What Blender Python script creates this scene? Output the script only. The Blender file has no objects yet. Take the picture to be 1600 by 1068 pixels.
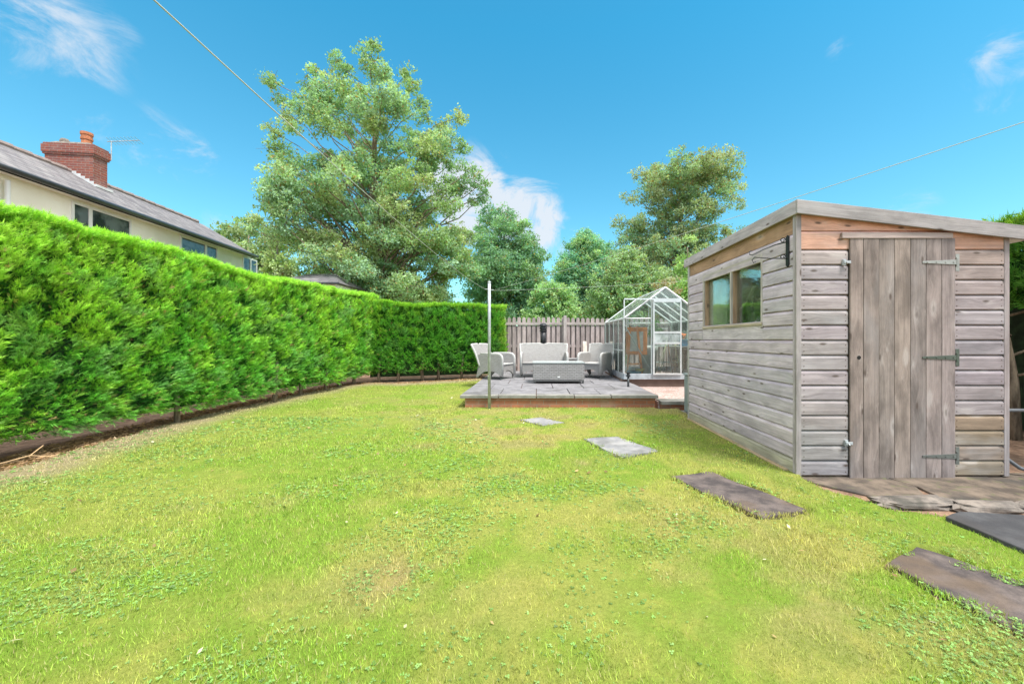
import bpy, math, random
import numpy as np
from mathutils import Vector, Matrix
random.seed(7)
RNG = np.random.default_rng(11)
PI = math.pi
sc = bpy.context.scene
col = sc.collection

# ------------------------------------------------------------------ camera
CAMH = 1.2
FPX = 615.0            # focal length in photograph pixels
VX, VY = 838.0, 530.5  # where the depth lines meet in the photograph
cam_d = bpy.data.cameras.new('camera'); cam = bpy.data.objects.new('camera', cam_d); col.objects.link(cam)
cam_d.sensor_width = 36; cam_d.lens = 36 * FPX / 1600
cam_d.shift_x = (800 - VX) / 1600; cam_d.shift_y = (VY - 534) / 1600
cam.location = (0, 0, CAMH); cam.rotation_euler = (math.radians(90), 0, 0)
cam_d.clip_start = 0.05; cam_d.clip_end = 2000
sc.camera = cam
sc.view_settings.view_transform = 'Standard'; sc.view_settings.look = 'None'
sc.view_settings.gamma = 1; sc.view_settings.exposure = 2.05

def G(x, y, z=0.0):                      # photograph pixel -> point at height z (used for measuring)
    s = (y - VY) / (CAMH - z); return ((x - VX) / s, FPX / s)

# ------------------------------------------------------------------ world and sun
SUN_EL, SUN_AZ = math.radians(62), math.radians(138)     # azimuth clockwise from +Y
w = bpy.data.worlds.new("World"); sc.world = w; w.use_nodes = True
nt = w.node_tree; nt.nodes.clear(); L = nt.links
def N(t, **k):
    n = nt.nodes.new(t)
    for a, b in k.items(): setattr(n, a, b)
    return n
out = N('ShaderNodeOutputWorld'); bg = N('ShaderNodeBackground'); L.new(bg.outputs[0], out.inputs[0])
sky = N('ShaderNodeTexSky', sky_type='NISHITA'); sky.sun_disc = False
sky.sun_elevation = SUN_EL; sky.sun_rotation = SUN_AZ; sky.altitude = 0; sky.air_density = 1.0; sky.dust_density = 0.3; sky.ozone_density = 2.0
tc = N('ShaderNodeTexCoord'); sep = N('ShaderNodeSeparateXYZ'); L.new(tc.outputs['Generated'], sep.inputs[0])
tint = N('ShaderNodeMix', data_type='RGBA', blend_type='MULTIPLY'); tint.inputs[0].default_value = 1
L.new(sky.outputs[0], tint.inputs[6])
SKY_LOW, SKY_HIGH = (0.35, .50, 0.435, 1), (0.13, .57, .575, 1)
tr = N('ShaderNodeValToRGB'); tr.color_ramp.elements[0].position = 0.0; tr.color_ramp.elements[0].color = SKY_LOW
tr.color_ramp.elements[1].position = 0.62; tr.color_ramp.elements[1].color = SKY_HIGH
L.new(sep.outputs[2], tr.inputs[0]); L.new(tr.outputs[0], tint.inputs[7])
def wmath(op, a, b=None, c=None):
    n = N('ShaderNodeMath', operation=op)
    for i, v in enumerate((a, b, c)):
        if v is None: continue
        if isinstance(v, (int, float)): n.inputs[i].default_value = v
        else: L.new(v, n.inputs[i])
    return n.outputs[0]
def blob(px, py, r_in, r_out, amp):       # patch of cloud round a compass direction
    d = Vector(((px - VX) / FPX, 1, (VY - py) / FPX)).normalized()
    vm = N('ShaderNodeVectorMath', operation='DOT_PRODUCT'); vm.inputs[1].default_value = d
    L.new(tc.outputs['Generated'], vm.inputs[0])
    mr = N('ShaderNodeMapRange', interpolation_type='SMOOTHSTEP')
    mr.inputs[1].default_value = math.cos(math.radians(r_out)); mr.inputs[2].default_value = math.cos(math.radians(r_in))
    mr.inputs[3].default_value = 0; mr.inputs[4].default_value = amp
    L.new(vm.outputs['Value'], mr.inputs[0]); return mr.outputs[0]
mask = None
for b in [(60, 50, 1, 6.5, .75), (30, 95, .5, 3, .5), (125, 180, .3, 3.2, .55), (180, 50, .3, 2.2, .45), (255, 232, .5, 4.6, .5),
          (315, 250, .2, 2.6, .6), (735, 310, 2, 8, 1.25), (815, 345, 2, 8, 1.25), (690, 280, 1, 5, 1.0), (850, 300, .5, 4, .5), (885, 385, .5, 3.5, .55), (640, 400, 2, 7, .8),
          (1580, 90, 1, 3.6, .8), (1560, 150, .4, 2.2, .6), (1310, 80, .2, 1.5, .5), (1420, 328, .5, 3.2, .6), (1000, 420, 2, 7, .55), (400, 400, 2, 8, .45)]:
    o = blob(*b); mask = o if mask is None else wmath('MAXIMUM', mask, o)
# unseen cloud banks added as bright fill light behind, beside and above the camera
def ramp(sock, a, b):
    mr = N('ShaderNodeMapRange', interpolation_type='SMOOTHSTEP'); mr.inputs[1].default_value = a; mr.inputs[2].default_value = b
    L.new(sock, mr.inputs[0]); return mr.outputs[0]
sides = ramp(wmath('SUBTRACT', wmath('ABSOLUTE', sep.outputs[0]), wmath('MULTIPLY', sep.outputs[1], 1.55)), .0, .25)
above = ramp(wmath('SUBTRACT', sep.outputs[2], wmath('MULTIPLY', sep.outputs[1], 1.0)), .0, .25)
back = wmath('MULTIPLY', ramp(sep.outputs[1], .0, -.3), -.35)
fill_bank = wmath('ADD', wmath('MAXIMUM', sides, above), back)
mask = wmath('MAXIMUM', mask, wmath('MULTIPLY', fill_bank, 1.25))
nz = N('ShaderNodeTexNoise'); nz.inputs['Scale'].default_value = 7.0; nz.inputs['Detail'].default_value = 12; nz.inputs['Roughness'].default_value = .66; nz.inputs['Distortion'].default_value = .9
mp = N('ShaderNodeMapping'); mp.inputs['Scale'].default_value = (1, 1, 1.5); mp.inputs['Rotation'].default_value = (0, .5, 0); L.new(tc.outputs['Generated'], mp.inputs[0]); L.new(mp.outputs[0], nz.inputs[0])
sh = wmath('ADD', nz.outputs[0], wmath('MULTIPLY', wmath('SUBTRACT', mask, .5), .20))
n2 = N('ShaderNodeMapRange', interpolation_type='SMOOTHSTEP'); n2.inputs[1].default_value = .47; n2.inputs[2].default_value = .74; L.new(sh, n2.inputs[0])
cl = wmath('MULTIPLY', wmath('MULTIPLY', mask, 1.15), wmath('MAXIMUM', n2.outputs[0], wmath('MULTIPLY', fill_bank, .8))); cl = N('ShaderNodeClamp'), cl; L.new(cl[1], cl[0].inputs[0]); clo = cl[0].outputs[0]
cm = N('ShaderNodeMix', data_type='RGBA'); L.new(wmath('MULTIPLY', clo, .9), cm.inputs[0]); L.new(tint.outputs[2], cm.inputs[6]); bc = N('ShaderNodeMix', data_type='RGBA'); L.new(fill_bank, bc.inputs[0]); bc.inputs[6].default_value = (1.85, 1.95, 2.1, 1); bc.inputs[7].default_value = (6.2, 6.0, 5.7, 1); L.new(bc.outputs[2], cm.inputs[7])
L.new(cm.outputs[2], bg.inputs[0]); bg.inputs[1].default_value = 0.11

sd = bpy.data.lights.new('sun', 'SUN'); sd.energy = 1.5; sd.angle = math.radians(16); sd.color = (1, .95, .87)
so = bpy.data.objects.new('sun', sd); col.objects.link(so)
sdir = Vector((math.sin(SUN_AZ) * math.cos(SUN_EL), math.cos(SUN_AZ) * math.cos(SUN_EL), math.sin(SUN_EL)))
so.rotation_euler = (-sdir).to_track_quat('-Z', 'Y').to_euler(); so.location = (0, -5, 20)

# ------------------------------------------------------------------ node material helper
class NM:
    def __init__(s, name):
        s.m = bpy.data.materials.new(name); s.m.use_nodes = True; s.t = s.m.node_tree
        s.p = s.t.nodes['Principled BSDF']; s.out = s.t.nodes['Material Output']
    def n(s, t, **k):
        n = s.t.nodes.new(t)
        for a, b in k.items(): setattr(n, a, b)
        return n
    def l(s, a, b): s.t.links.new(a, b)
    def setv(s, sock, v):
        if isinstance(v, (int, float, tuple)): sock.default_value = v
        else: s.l(v, sock)
    def math(s, op, a, b=0.0, c=0.0):
        n = s.n('ShaderNodeMath', operation=op)
        for i, v in enumerate((a, b, c)): s.setv(n.inputs[i], v)
        return n.outputs[0]
    def mix(s, f, a, b, mode='MIX'):
        n = s.n('ShaderNodeMix', data_type='RGBA', blend_type=mode)
        s.setv(n.inputs[0], f); s.setv(n.inputs[6], a if not isinstance(a, tuple) else (*a[:3], 1)); s.setv(n.inputs[7], b if not isinstance(b, tuple) else (*b[:3], 1))
        return n.outputs[2]
    def uv(s): return s.n('ShaderNodeUVMap').outputs[0]
    def obj(s): return s.n('ShaderNodeTexCoord').outputs['Object']
    def attr(s, name='Col'): return s.n('ShaderNodeAttribute', attribute_name=name).outputs['Color']
    def mapping(s, v, scale=(1, 1, 1), loc=(0, 0, 0)):
        n = s.n('ShaderNodeMapping'); s.l(v, n.inputs[0]); n.inputs['Scale'].default_value = scale; n.inputs['Location'].default_value = loc; return n.outputs[0]
    def noise(s, v, scale, detail=4, rough=.55, dist=0, outp=0):
        n = s.n('ShaderNodeTexNoise'); s.l(v, n.inputs['Vector']); n.inputs['Scale'].default_value = scale; n.inputs['Detail'].default_value = detail
        n.inputs['Roughness'].default_value = rough; n.inputs['Distortion'].default_value = dist; return n.outputs[outp]
    def rng(s, v, a, b, c=0.0, d=1.0, smooth=True):
        n = s.n('ShaderNodeMapRange', interpolation_type='SMOOTHSTEP' if smooth else 'LINEAR'); s.l(v, n.inputs[0])
        for i, x in enumerate((a, b, c, d)): n.inputs[i + 1].default_value = x
        return n.outputs[0]
    def bump(s, h, strength=.3, dist=.01):
        n = s.n('ShaderNodeBump'); s.l(h, n.inputs['Height']); n.inputs['Strength'].default_value = strength; n.inputs['Distance'].default_value = dist
        s.l(n.outputs[0], s.p.inputs['Normal']); return n.outputs[0]
    def base(s, v, rough=.7, metal=0.0, spec=.5):
        s.setv(s.p.inputs['Base Color'], v if not isinstance(v, tuple) else (*v[:3], 1)); s.setv(s.p.inputs['Roughness'], rough)
        s.p.inputs['Metallic'].default_value = metal; s.p.inputs['Specular IOR Level'].default_value = spec

def simple(name, c, rough=.6, metal=0.0, var=.12, scale=8, spec=.5, bump=0):
    m = NM(name); v = m.obj(); a = m.noise(v, scale, 5)
    k = m.rng(a, .3, .7, 1 - var, 1 + var)
    cc = m.n('ShaderNodeCombineColor'); [m.l(k, cc.inputs[i]) for i in range(3)]
    m.base(m.mix(1, c, cc.outputs[0], 'MULTIPLY'), rough, metal, spec)
    if bump: m.bump(m.noise(v, scale * 6, 5), bump, .004)
    return m.m

def wood_mat(name, knots=True, gain=1.0, grey=(.40, .40, .42), stain=.76):
    m = NM(name); uv = m.uv(); c = m.attr()
    vor = m.n('ShaderNodeTexVoronoi', feature='F1', voronoi_dimensions='2D'); m.l(m.mapping(uv, (2.3, 6.5, 1)), vor.inputs['Vector']); vor.inputs['Scale'].default_value = 1; vor.inputs['Randomness'].default_value = 1
    d = vor.outputs['Distance']
    push = m.rng(d, .0, .42, .030, 0)
    sx = m.n('ShaderNodeSeparateXYZ'); m.l(uv, sx.inputs[0])
    wav = m.noise(m.mapping(uv, (1.0, 3, 1)), 1, 2)
    v2 = m.math('ADD', m.math('ADD', sx.outputs[1], push), m.math('MULTIPLY', wav, .035))
    cx = m.n('ShaderNodeCombineXYZ'); m.l(sx.outputs[0], cx.inputs[0]); m.l(v2, cx.inputs[1])
    g = m.noise(m.mapping(cx.outputs[0], (2.2, 75, 1)), 1, 7, .65)
    rings = m.noise(m.mapping(cx.outputs[0], (.7, 26, 1)), 1, 2, .5)
    fine = m.noise(m.mapping(cx.outputs[0], (9, 330, 1)), 1, 3, .6)
    k = m.math('MULTIPLY', m.rng(g, .3, .72, .82, 1.1), m.rng(rings, .35, .65, .90, 1.07))
    k = m.math('MULTIPLY', k, m.rng(fine, .25, .7, .90, 1.05))
    st = m.noise(m.mapping(uv, (2.6, 6, 1)), 1, 4, .6)
    k = m.math('MULTIPLY', k, m.rng(st, .3, .66, stain, 1.1))
    k = m.math('MULTIPLY', k, gain)
    cc = m.n('ShaderNodeCombineColor'); [m.l(k, cc.inputs[i]) for i in range(3)]
    b = m.mix(1, c, cc.outputs[0], 'MULTIPLY')
    pat = m.noise(m.mapping(uv, (1.3, 3.5, 1), (7, 3, 0)), 1, 4)
    b = m.mix(m.rng(pat, .5, .8, 0, .5), b, grey)
    if knots:
        kn = m.math('MULTIPLY', m.rng(d, .03, .10, 1, 0), m.rng(vor.outputs['Color'], .40, .50, 0, 1))
        b = m.mix(m.math('MULTIPLY', kn, .85), b, (.09, .065, .055))
        halo = m.math('MULTIPLY', m.rng(d, .10, .26, 1, 0), m.rng(st, .5, .6, 0, 1)); b = m.mix(m.math('MULTIPLY', halo, .30), b, (.55, .5, .48))
    m.base(b, .8, 0, .25); m.bump(m.math('ADD', g, m.math('MULTIPLY', fine, .6)), .45, .004)
    return m.m

def brick_mat(name, c1, c2, mortar, bw=.22, bh=.075, dirt=.4, pale=(.5, .45, .4)):
    m = NM(name); uv = m.uv(); b = m.n('ShaderNodeTexBrick'); m.l(uv, b.inputs['Vector'])
    b.inputs['Scale'].default_value = 1; b.inputs['Brick Width'].default_value = bw; b.inputs['Row Height'].default_value = bh
    b.inputs['Mortar Size'].default_value = .006; b.inputs['Mortar Smooth'].default_value = .3
    b.inputs['Color1'].default_value = (*c1, 1); b.inputs['Color2'].default_value = (*c2, 1); b.inputs['Mortar'].default_value = (*mortar, 1)
    n1 = m.noise(uv, 9, 6, .65); n2 = m.noise(uv, 2.3, 4)
    c = m.mix(m.rng(n1, .35, .7, 0, dirt), b.outputs[0], (.13, .09, .08)); c = m.mix(m.rng(n2, .5, .72, 0, .5), c, pale)
    m.base(c, .9, 0, .2); m.bump(m.math('ADD', m.math('MULTIPLY', b.outputs[1], -1), m.math('MULTIPLY', n1, .4)), .6, .008)
    return m.m

def leaf_mat(name, rough=.55, trans=.35, spec=.35, boost=1.0):
    m = NM(name); c = m.attr()
    m.base(c, rough, 0, spec)
    t = m.n('ShaderNodeBsdfTranslucent'); tcol = m.mix(1, c, (1.15 * boost, 1.25 * boost, .6 * boost), 'MULTIPLY'); m.l(tcol, t.inputs[0])
    mx = m.n('ShaderNodeMixShader'); mx.inputs[0].default_value = trans; m.l(m.p.outputs[0], mx.inputs[1]); m.l(t.outputs[0], mx.inputs[2]); m.l(mx.outputs[0], m.out.inputs[0])
    return m.m

def glass_mat(name, tintc=(.93, .97, .95), dirt=.12, dirtc=(.6, .64, .6), refl=1.0, dscale=3):
    m = NM(name); v = m.obj()
    tr_ = m.n('ShaderNodeBsdfTransparent'); tr_.inputs[0].default_value = (*tintc, 1)
    gl = m.n('ShaderNodeBsdfGlossy'); gl.inputs['Roughness'].default_value = .03; gl.inputs[0].default_value = (.95, .97, .97, 1)
    fr = m.n('ShaderNodeFresnel'); fr.inputs[0].default_value = 1.5
    mx = m.n('ShaderNodeMixShader'); m.l(m.math('MULTIPLY', fr.outputs[0], refl), mx.inputs[0]); m.l(tr_.outputs[0], mx.inputs[1]); m.l(gl.outputs[0], mx.inputs[2])
    df = m.n('ShaderNodeBsdfDiffuse'); df.inputs[0].default_value = (*dirtc, 1)
    n = m.noise(m.mapping(v, (1, 1, .6)), dscale, 6, .65)
    m2 = m.n('ShaderNodeMixShader'); m.l(m.rng(n, .35, .75, dirt * .3, dirt * 1.8), m2.inputs[0]); m.l(mx.outputs[0], m2.inputs[1]); m.l(df.outputs[0], m2.inputs[2])
    m.l(m2.outputs[0], m.out.inputs[0]); return m.m

# ------------------------------------------------------------------ mesh helpers
def tag(o, label=None, cat=None, group=None, kind=None):
    if label: o['label'] = label
    if cat: o['category'] = cat
    if group: o['group'] = group
    if kind: o['kind'] = kind
    return o
def empty(name, loc=(0, 0, 0), rz=0, label=None, cat=None, group=None):
    o = bpy.data.objects.new(name, None); col.objects.link(o); o.location = loc; o.rotation_euler = (0, 0, rz); o.empty_display_size = .1
    return tag(o, label, cat, group)

class MB:
    def __init__(s): s.v = []; s.f = []; s.uv = []; s.c = []
    def face(s, pts, uvs, c):
        i = len(s.v); s.v += [tuple(p) for p in pts]; s.f.append(tuple(range(i, i + len(pts)))); s.uv += uvs; s.c.append(c)
    def hexa(s, P, grain=0, c=(1, 1, 1), uo=None):
        """P: 8 corners, index = ix + 2*iy + 4*iz"""
        P = [Vector(p) for p in P]
        if uo is None: uo = (random.uniform(0, 50), random.uniform(0, 50))
        dirs = [(P[1] - P[0]), (P[2] - P[0]), (P[4] - P[0])]
        i0 = len(s.v); s.v += [tuple(p) for p in P]
        lens = [d.length for d in dirs]
        for q in [(0, 2, 3, 1), (4, 5, 7, 6), (0, 1, 5, 4), (2, 6, 7, 3), (0, 4, 6, 2), (1, 3, 7, 5)]:
            bits = [((a & 1), (a >> 1) & 1, (a >> 2) & 1) for a in q]
            var = [k for k in range(3) if len({b[k] for b in bits}) > 1]
            ua = grain if grain in var else var[0]; va = [k for k in var if k != ua][0]
            s.f.append(tuple(i0 + a for a in q)); s.uv += [(b[ua] * lens[ua] + uo[0], b[va] * lens[va] + uo[1]) for b in bits]; s.c.append(c)
    def box(s, x0, x1, y0, y1, z0, z1, grain=0, c=(1, 1, 1), uo=None):
        s.hexa([(x, y, z) for z in (z0, z1) for y in (y0, y1) for x in (x0, x1)], grain, c, uo)
    def prism(s, poly, a0, a1, axis, c=(1, 1, 1), flip=False):
        """extrude 2-D polygon along axis 0/1/2 between a0 and a1; poly lies in the two other axes in order"""
        def P(p, a):
            if axis == 0: return (a, p[0], p[1])
            if axis == 1: return (p[0], a, p[1])
            return (p[0], p[1], a)
        uo = (random.uniform(0, 50), random.uniform(0, 50)); n = len(poly); i0 = len(s.v)
        s.v += [P(p, a0) for p in poly] + [P(p, a1) for p in poly]
        s.f.append(tuple(range(i0, i0 + n))); s.uv += [(p[0] + uo[0], p[1] + uo[1]) for p in poly]; s.c.append(c)
        s.f.append(tuple(range(i0 + 2 * n - 1, i0 + n - 1, -1))); s.uv += [(p[0] + uo[0], p[1] + uo[1]) for p in reversed(poly)]; s.c.append(c)
        acc = 0
        for k in range(n):
            j = (k + 1) % n; d = math.dist(poly[k], poly[j])
            s.f.append((i0 + k, i0 + n + k, i0 + n + j, i0 + j)); h = a1 - a0
            s.uv += [(uo[0], uo[1] + acc), (uo[0] + h, uo[1] + acc), (uo[0] + h, uo[1] + acc + d), (uo[0], uo[1] + acc + d)]; acc += d; s.c.append(c)
    def tube(s, pts, r, n=8, c=(1, 1, 1), cap=True):
        pts = [Vector(p) for p in pts]; rs = r if isinstance(r, (list, tuple)) else [r] * len(pts)
        i0 = len(s.v); up = None; acc = 0; accs = []
        for k, p in enumerate(pts):
            t = (pts[min(k + 1, len(pts) - 1)] - pts[max(k - 1, 0)]).normalized()
            if up is None: up = Vector((0, 0, 1)) if abs(t.z) < .9 else Vector((1, 0, 0))
            a = t.cross(up).normalized(); b = t.cross(a).normalized(); up = -b if False else up
            if k: acc += (p - pts[k - 1]).length
            accs.append(acc)
            for q in range(n):
                an = 2 * PI * q / n; s.v.append(tuple(p + (a * math.cos(an) + b * math.sin(an)) * rs[k]))
        for k in range(len(pts) - 1):
            for q in range(n):
                q2 = (q + 1) % n; s.f.append((i0 + k * n + q, i0 + k * n + q2, i0 + (k + 1) * n + q2, i0 + (k + 1) * n + q)); s.c.append(c)
                cu = 2 * PI * rs[k] / n; s.uv += [(accs[k], q * cu), (accs[k], (q + 1) * cu), (accs[k + 1], (q + 1) * cu), (accs[k + 1], q * cu)]
        if cap:
            s.f.append(tuple(i0 + q for q in reversed(range(n)))); s.uv += [(0, 0)] * n; s.c.append(c)
            s.f.append(tuple(i0 + (len(pts) - 1) * n + q for q in range(n))); s.uv += [(0, 0)] * n; s.c.append(c)
    def lathe(s, x, y, prof, n=20, c=(1, 1, 1)):
        s.tube([(x, y, z) for r, z in prof], [r for r, z in prof], n, c)
    def build(s, name, mat, parent=None, smooth=False, bevel=0, seg=2, loc=None):
        me = bpy.data.meshes.new(name); me.from_pydata(s.v, [], s.f)
        ul = me.uv_layers.new(name='UVMap'); ul.data.foreach_set('uv', np.array(s.uv, dtype=np.float32).ravel())
        ca = me.color_attributes.new('Col', 'FLOAT_COLOR', 'CORNER'); arr = []
        for f, c in zip(s.f, s.c): arr += [c[0], c[1], c[2], 1] * len(f)
        ca.data.foreach_set('color', np.array(arr, dtype=np.float32))
        me.materials.append(mat)
        if smooth: me.polygons.foreach_set('use_smooth', [True] * len(me.polygons))
        me.validate(); o = bpy.data.objects.new(name, me); col.objects.link(o)
        if parent: o.parent = parent
        if loc: o.location = loc
        if bevel:
            b = o.modifiers.new('bevel', 'BEVEL'); b.width = bevel; b.segments = seg; b.limit_method = 'ANGLE'; b.angle_limit = math.radians(40)
        return o

def np_mesh(name, V, F, C, mat, parent=None, k=4):
    """V (n,3), F (m,k) ints, C (n,3) per-vertex colour"""
    me = bpy.data.meshes.new(name); me.vertices.add(len(V)); me.vertices.foreach_set('co', V.astype(np.float32).ravel())
    m = len(F); me.loops.add(m * k); me.loops.foreach_set('vertex_index', F.astype(np.int32).ravel())
    me.polygons.add(m); me.polygons.foreach_set('loop_start', np.arange(0, m * k, k, dtype=np.int32))
    me.update(calc_edges=True)
    ca = me.color_attributes.new('Col', 'FLOAT_COLOR', 'POINT'); cc = np.ones((len(V), 4), np.float32); cc[:, :3] = C; ca.data.foreach_set('color', cc.ravel())
    me.materials.append(mat); o = bpy.data.objects.new(name, me); col.objects.link(o)
    if parent: o.parent = parent
    return o

_H = RNG.random((256, 256))
def vnoise(x, y, seed=0):
    x = np.asarray(x, float) + seed * 17.3; y = np.asarray(y, float) + seed * 31.7
    xi = np.floor(x).astype(int); yi = np.floor(y).astype(int); fx = x - xi; fy = y - yi
    fx = fx * fx * (3 - 2 * fx); fy = fy * fy * (3 - 2 * fy)
    g = lambda a, b: _H[a % 256, b % 256]
    return (g(xi, yi) * (1 - fx) + g(xi + 1, yi) * fx) * (1 - fy) + (g(xi, yi + 1) * (1 - fx) + g(xi + 1, yi + 1) * fx) * fy
def fbm(x, y, seed=0, o=4):
    r = 0; a = .5; t = 0
    for i in range(o): r = r + a * vnoise(x * 2 ** i, y * 2 ** i, seed + i); t += a; a *= .5
    return r / t
def unit(v): return v / np.maximum(np.linalg.norm(v, axis=-1, keepdims=True), 1e-9)
def smooth01(x, a, b): t = np.clip((x - a) / (b - a), 0, 1); return t * t * (3 - 2 * t)
def in_poly(px, py, poly):
    r = np.zeros(len(px), bool); n = len(poly)
    for i in range(n):
        x1, y1 = poly[i]; x2, y2 = poly[(i + 1) % n]
        c = ((y1 > py) != (y2 > py)) & (px < (x2 - x1) * (py - y1) / ((y2 - y1) if y2 != y1 else 1e-9) + x1); r ^= c
    return r
def seg_dist(px, py, line):
    d = np.full(len(px), 1e9)
    for (x1, y1), (x2, y2) in zip(line[:-1], line[1:]):
        vx, vy = x2 - x1, y2 - y1; t = np.clip(((px - x1) * vx + (py - y1) * vy) / (vx * vx + vy * vy), 0, 1)
        d = np.minimum(d, np.hypot(px - x1 - t * vx, py - y1 - t * vy))
    return d

# ------------------------------------------------------------------ materials
M = {}
M['shed'] = wood_mat('weathered_shiplap', gain=1.0)
M['door'] = wood_mat('weathered_door_boards', gain=1.0, grey=(.33, .30, .30), stain=.58)
M['fence'] = wood_mat('fence_timber', knots=False, grey=(.42, .38, .37))
M['raw'] = wood_mat('bare_timber', grey=(.5, .4, .32))
M['brick'] = brick_mat('chimney_brick', (.30, .085, .055), (.20, .065, .06), (.33, .27, .24), dirt=.5, pale=(.3, .2, .18))
M['brick2'] = brick_mat('patio_brick', (.46, .17, .09), (.36, .15, .09), (.34, .26, .20), bw=.225, bh=.075, dirt=.35, pale=(.34, .25, .19))
M['galv'] = simple('galvanised_steel', (.42, .44, .46), .5, .3, .15, 14)
M['alu'] = simple('aluminium', (.66, .68, .69), .45, .3, .12, 6)
M['alu_dark'] = simple('aluminium_base', (.42, .46, .50), .5, .4, .2, 5)
M['black'] = simple('black_iron', (.025, .026, .03), .45, .3, .2, 20)
M['blackp'] = simple('black_plastic', (.03, .032, .038), .35, 0, .2, 5)
M['white'] = simple('white_upvc', (.72, .72, .72), .35, 0, .05, 3)
M['line'] = simple('washing_line', (.42, .45, .42), .5, 0, .05, 3)
M['terra'] = simple('terracotta', (.42, .15, .07), .8, 0, .2, 9)
M['greyp'] = simple('grey_green_plastic', (.22, .27, .27), .5, 0, .15, 5)
M['glass'] = glass_mat('greenhouse_glass', dirt=.09, dirtc=(.4,.43,.42))
M['shedglass'] = glass_mat('shed_glass', (.94, .97, .95), .06, (.42, .44, .40), .8, 6)
M['poly'] = glass_mat('frosted_panel', (.75, .82, .82), .5, (.7, .76, .76), 1, 3)
M['leaf'] = leaf_mat('broad_leaves', .7, .42, .08); M['conifer'] = leaf_mat('conifer_sprays', .5, .3, .3); M['grass'] = leaf_mat('grass_blades', .6, .3, .25)

def bark():
    m = NM('bark'); v = m.obj(); n = m.noise(m.mapping(v, (6, 6, 1.3)), 3, 7, .65)
    m.base(m.mix(m.rng(n, .3, .7), (.10, .075, .055), (.34, .27, .20)), .9, 0, .2); m.bump(n, .8, .02); return m.m
M['bark'] = bark()
def render_wall():
    m = NM('cream_pebbledash'); v = m.obj(); n = m.noise(v, 60, 4); n2 = m.noise(m.mapping(v, (1, 1, .4)), 1.2, 5)
    c = m.mix(m.rng(n2, .35, .7), (.88, .85, .77), (.82, .78, .69)); m.base(c, .9, 0, .2); m.bump(n, .5, .02); return m.m
M['render'] = render_wall()
def slate():
    m = NM('grey_roof_tiles'); uv = m.uv(); b = m.n('ShaderNodeTexBrick'); m.l(uv, b.inputs['Vector']); b.inputs['Scale'].default_value = 1
    b.inputs['Brick Width'].default_value = .30; b.inputs['Row Height'].default_value = .24; b.inputs['Mortar Size'].default_value = .012
    b.inputs['Color1'].default_value = (.13, .122, .135, 1); b.inputs['Color2'].default_value = (.21, .198, .205, 1); b.inputs['Mortar'].default_value = (.06, .06, .065, 1)
    n = m.noise(uv, 1.3, 5, .6); n2 = m.noise(m.mapping(uv, (6, 1, 1)), 2.2, 5)
    c = m.mix(m.rng(n, .5, .72, 0, .55), b.outputs[0], (.30, .285, .28)); c = m.mix(m.rng(n2, .52, .75, 0, .6), c, (.20, .15, .16))
    m.base(c, .75, 0, .3); m.bump(m.math('MULTIPLY', b.outputs[1], -1), .6, .02); return m.m
M['slate'] = slate()
def stone(name, a, b, c, sc_=3.0, moss=None, rough=.9):
    m = NM(name); g = m.n('ShaderNodeNewGeometry').outputs['Position']; n = m.noise(g, sc_, 6, .65); n2 = m.noise(g, sc_ * 14, 4, .7); n3 = m.noise(g, sc_ * .45, 3)
    k = m.mix(m.rng(n, .33, .68), a, b); k = m.mix(m.rng(n3, .5, .7, 0, .8), k, c); k = m.mix(m.rng(n2, .56, .72, 0, .35), k, (.03, .03, .03))
    if moss: k = m.mix(m.rng(m.noise(g, sc_ * 2.2, 5, .6), .56, .68, 0, .8), k, moss)
    m.base(k, rough, 0, .3); m.bump(m.math('ADD', n, m.math('MULTIPLY', n2, .5)), .5, .01); return m.m
M['slab'] = stone('patio_slab', (.15, .145, .155), (.245, .236, .25), (.12, .115, .115), 4)
M['slab_edge'] = stone('concrete_slab', (.20, .19, .17), (.29, .28, .26), (.10, .10, .08), 5)
M['step_pale'] = stone('pale_flag', (.20, .20, .21), (.32, .31, .31), (.15, .15, .145), 7)
M['step_dark'] = stone('dark_flag', (.05, .042, .043), (.15, .12, .11), (.12, .085, .06), 6.0)
M['base_slab'] = stone('shed_base_flag', (.075, .06, .05), (.20, .155, .12), (.055, .05, .047), 5, (.12, .13, .06))
M['rubble'] = stone('broken_concrete', (.12, .105, .095), (.26, .22, .19), (.07, .065, .055), 9)
M['tarmac'] = stone('dark_tarmac_slab', (.045, .045, .05), (.08, .08, .085), (.05, .045, .045), 6)

# ------------------------------------------------------------------ ground
PATIO_Y0, PATIO_X0, PATIO_X1, PATIO_Z = 6.80, -1.33, 2.12, .24
lawn_left = [(-7.2, -1.5)] + [G(x, y) for x, y in [(-120, 772), (0, 741), (55, 726), (100, 711), (170, 690), (250, 668), (330, 647), (400, 632), (470, 616), (530, 605), (585, 599), (625, 600), (680, 597), (730, 594), (752, 592)]]
right_edge = [G(x, y) for x, y in [(1252, 748), (1300, 772), (1335, 781), (1390, 800), (1440, 803), (1480, 810), (1540, 836), (1600, 864), (1750, 930)]]
lawn_poly = lawn_left + [(-1.30, 8.2), (-1.28, 6.95), (2.05, 6.9), (2.12, 6.7), (2.42, 6.72), (2.42, 6.3), (2.34, 5.95), (2.36, 3.5)] + right_edge + [(4.6, -1.5)]
def wiggle(poly, amp=.02, step=.08, seed=3):
    o = []
    for i, (a, b) in enumerate(zip(poly, poly[1:] + poly[:1])):
        n = max(1, int(math.dist(a, b) / step)); d = Vector((b[0] - a[0], b[1] - a[1])).normalized()
        for k in range(n):
            t = k / n; x = a[0] + (b[0] - a[0]) * t; y = a[1] + (b[1] - a[1]) * t; q = (float(fbm(np.array([x * 5]), np.array([y * 5]), seed)[0]) - .5) * 2 * amp * 1.6
            o.append((x - d.y * q, y + d.x * q))
    return o
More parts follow.
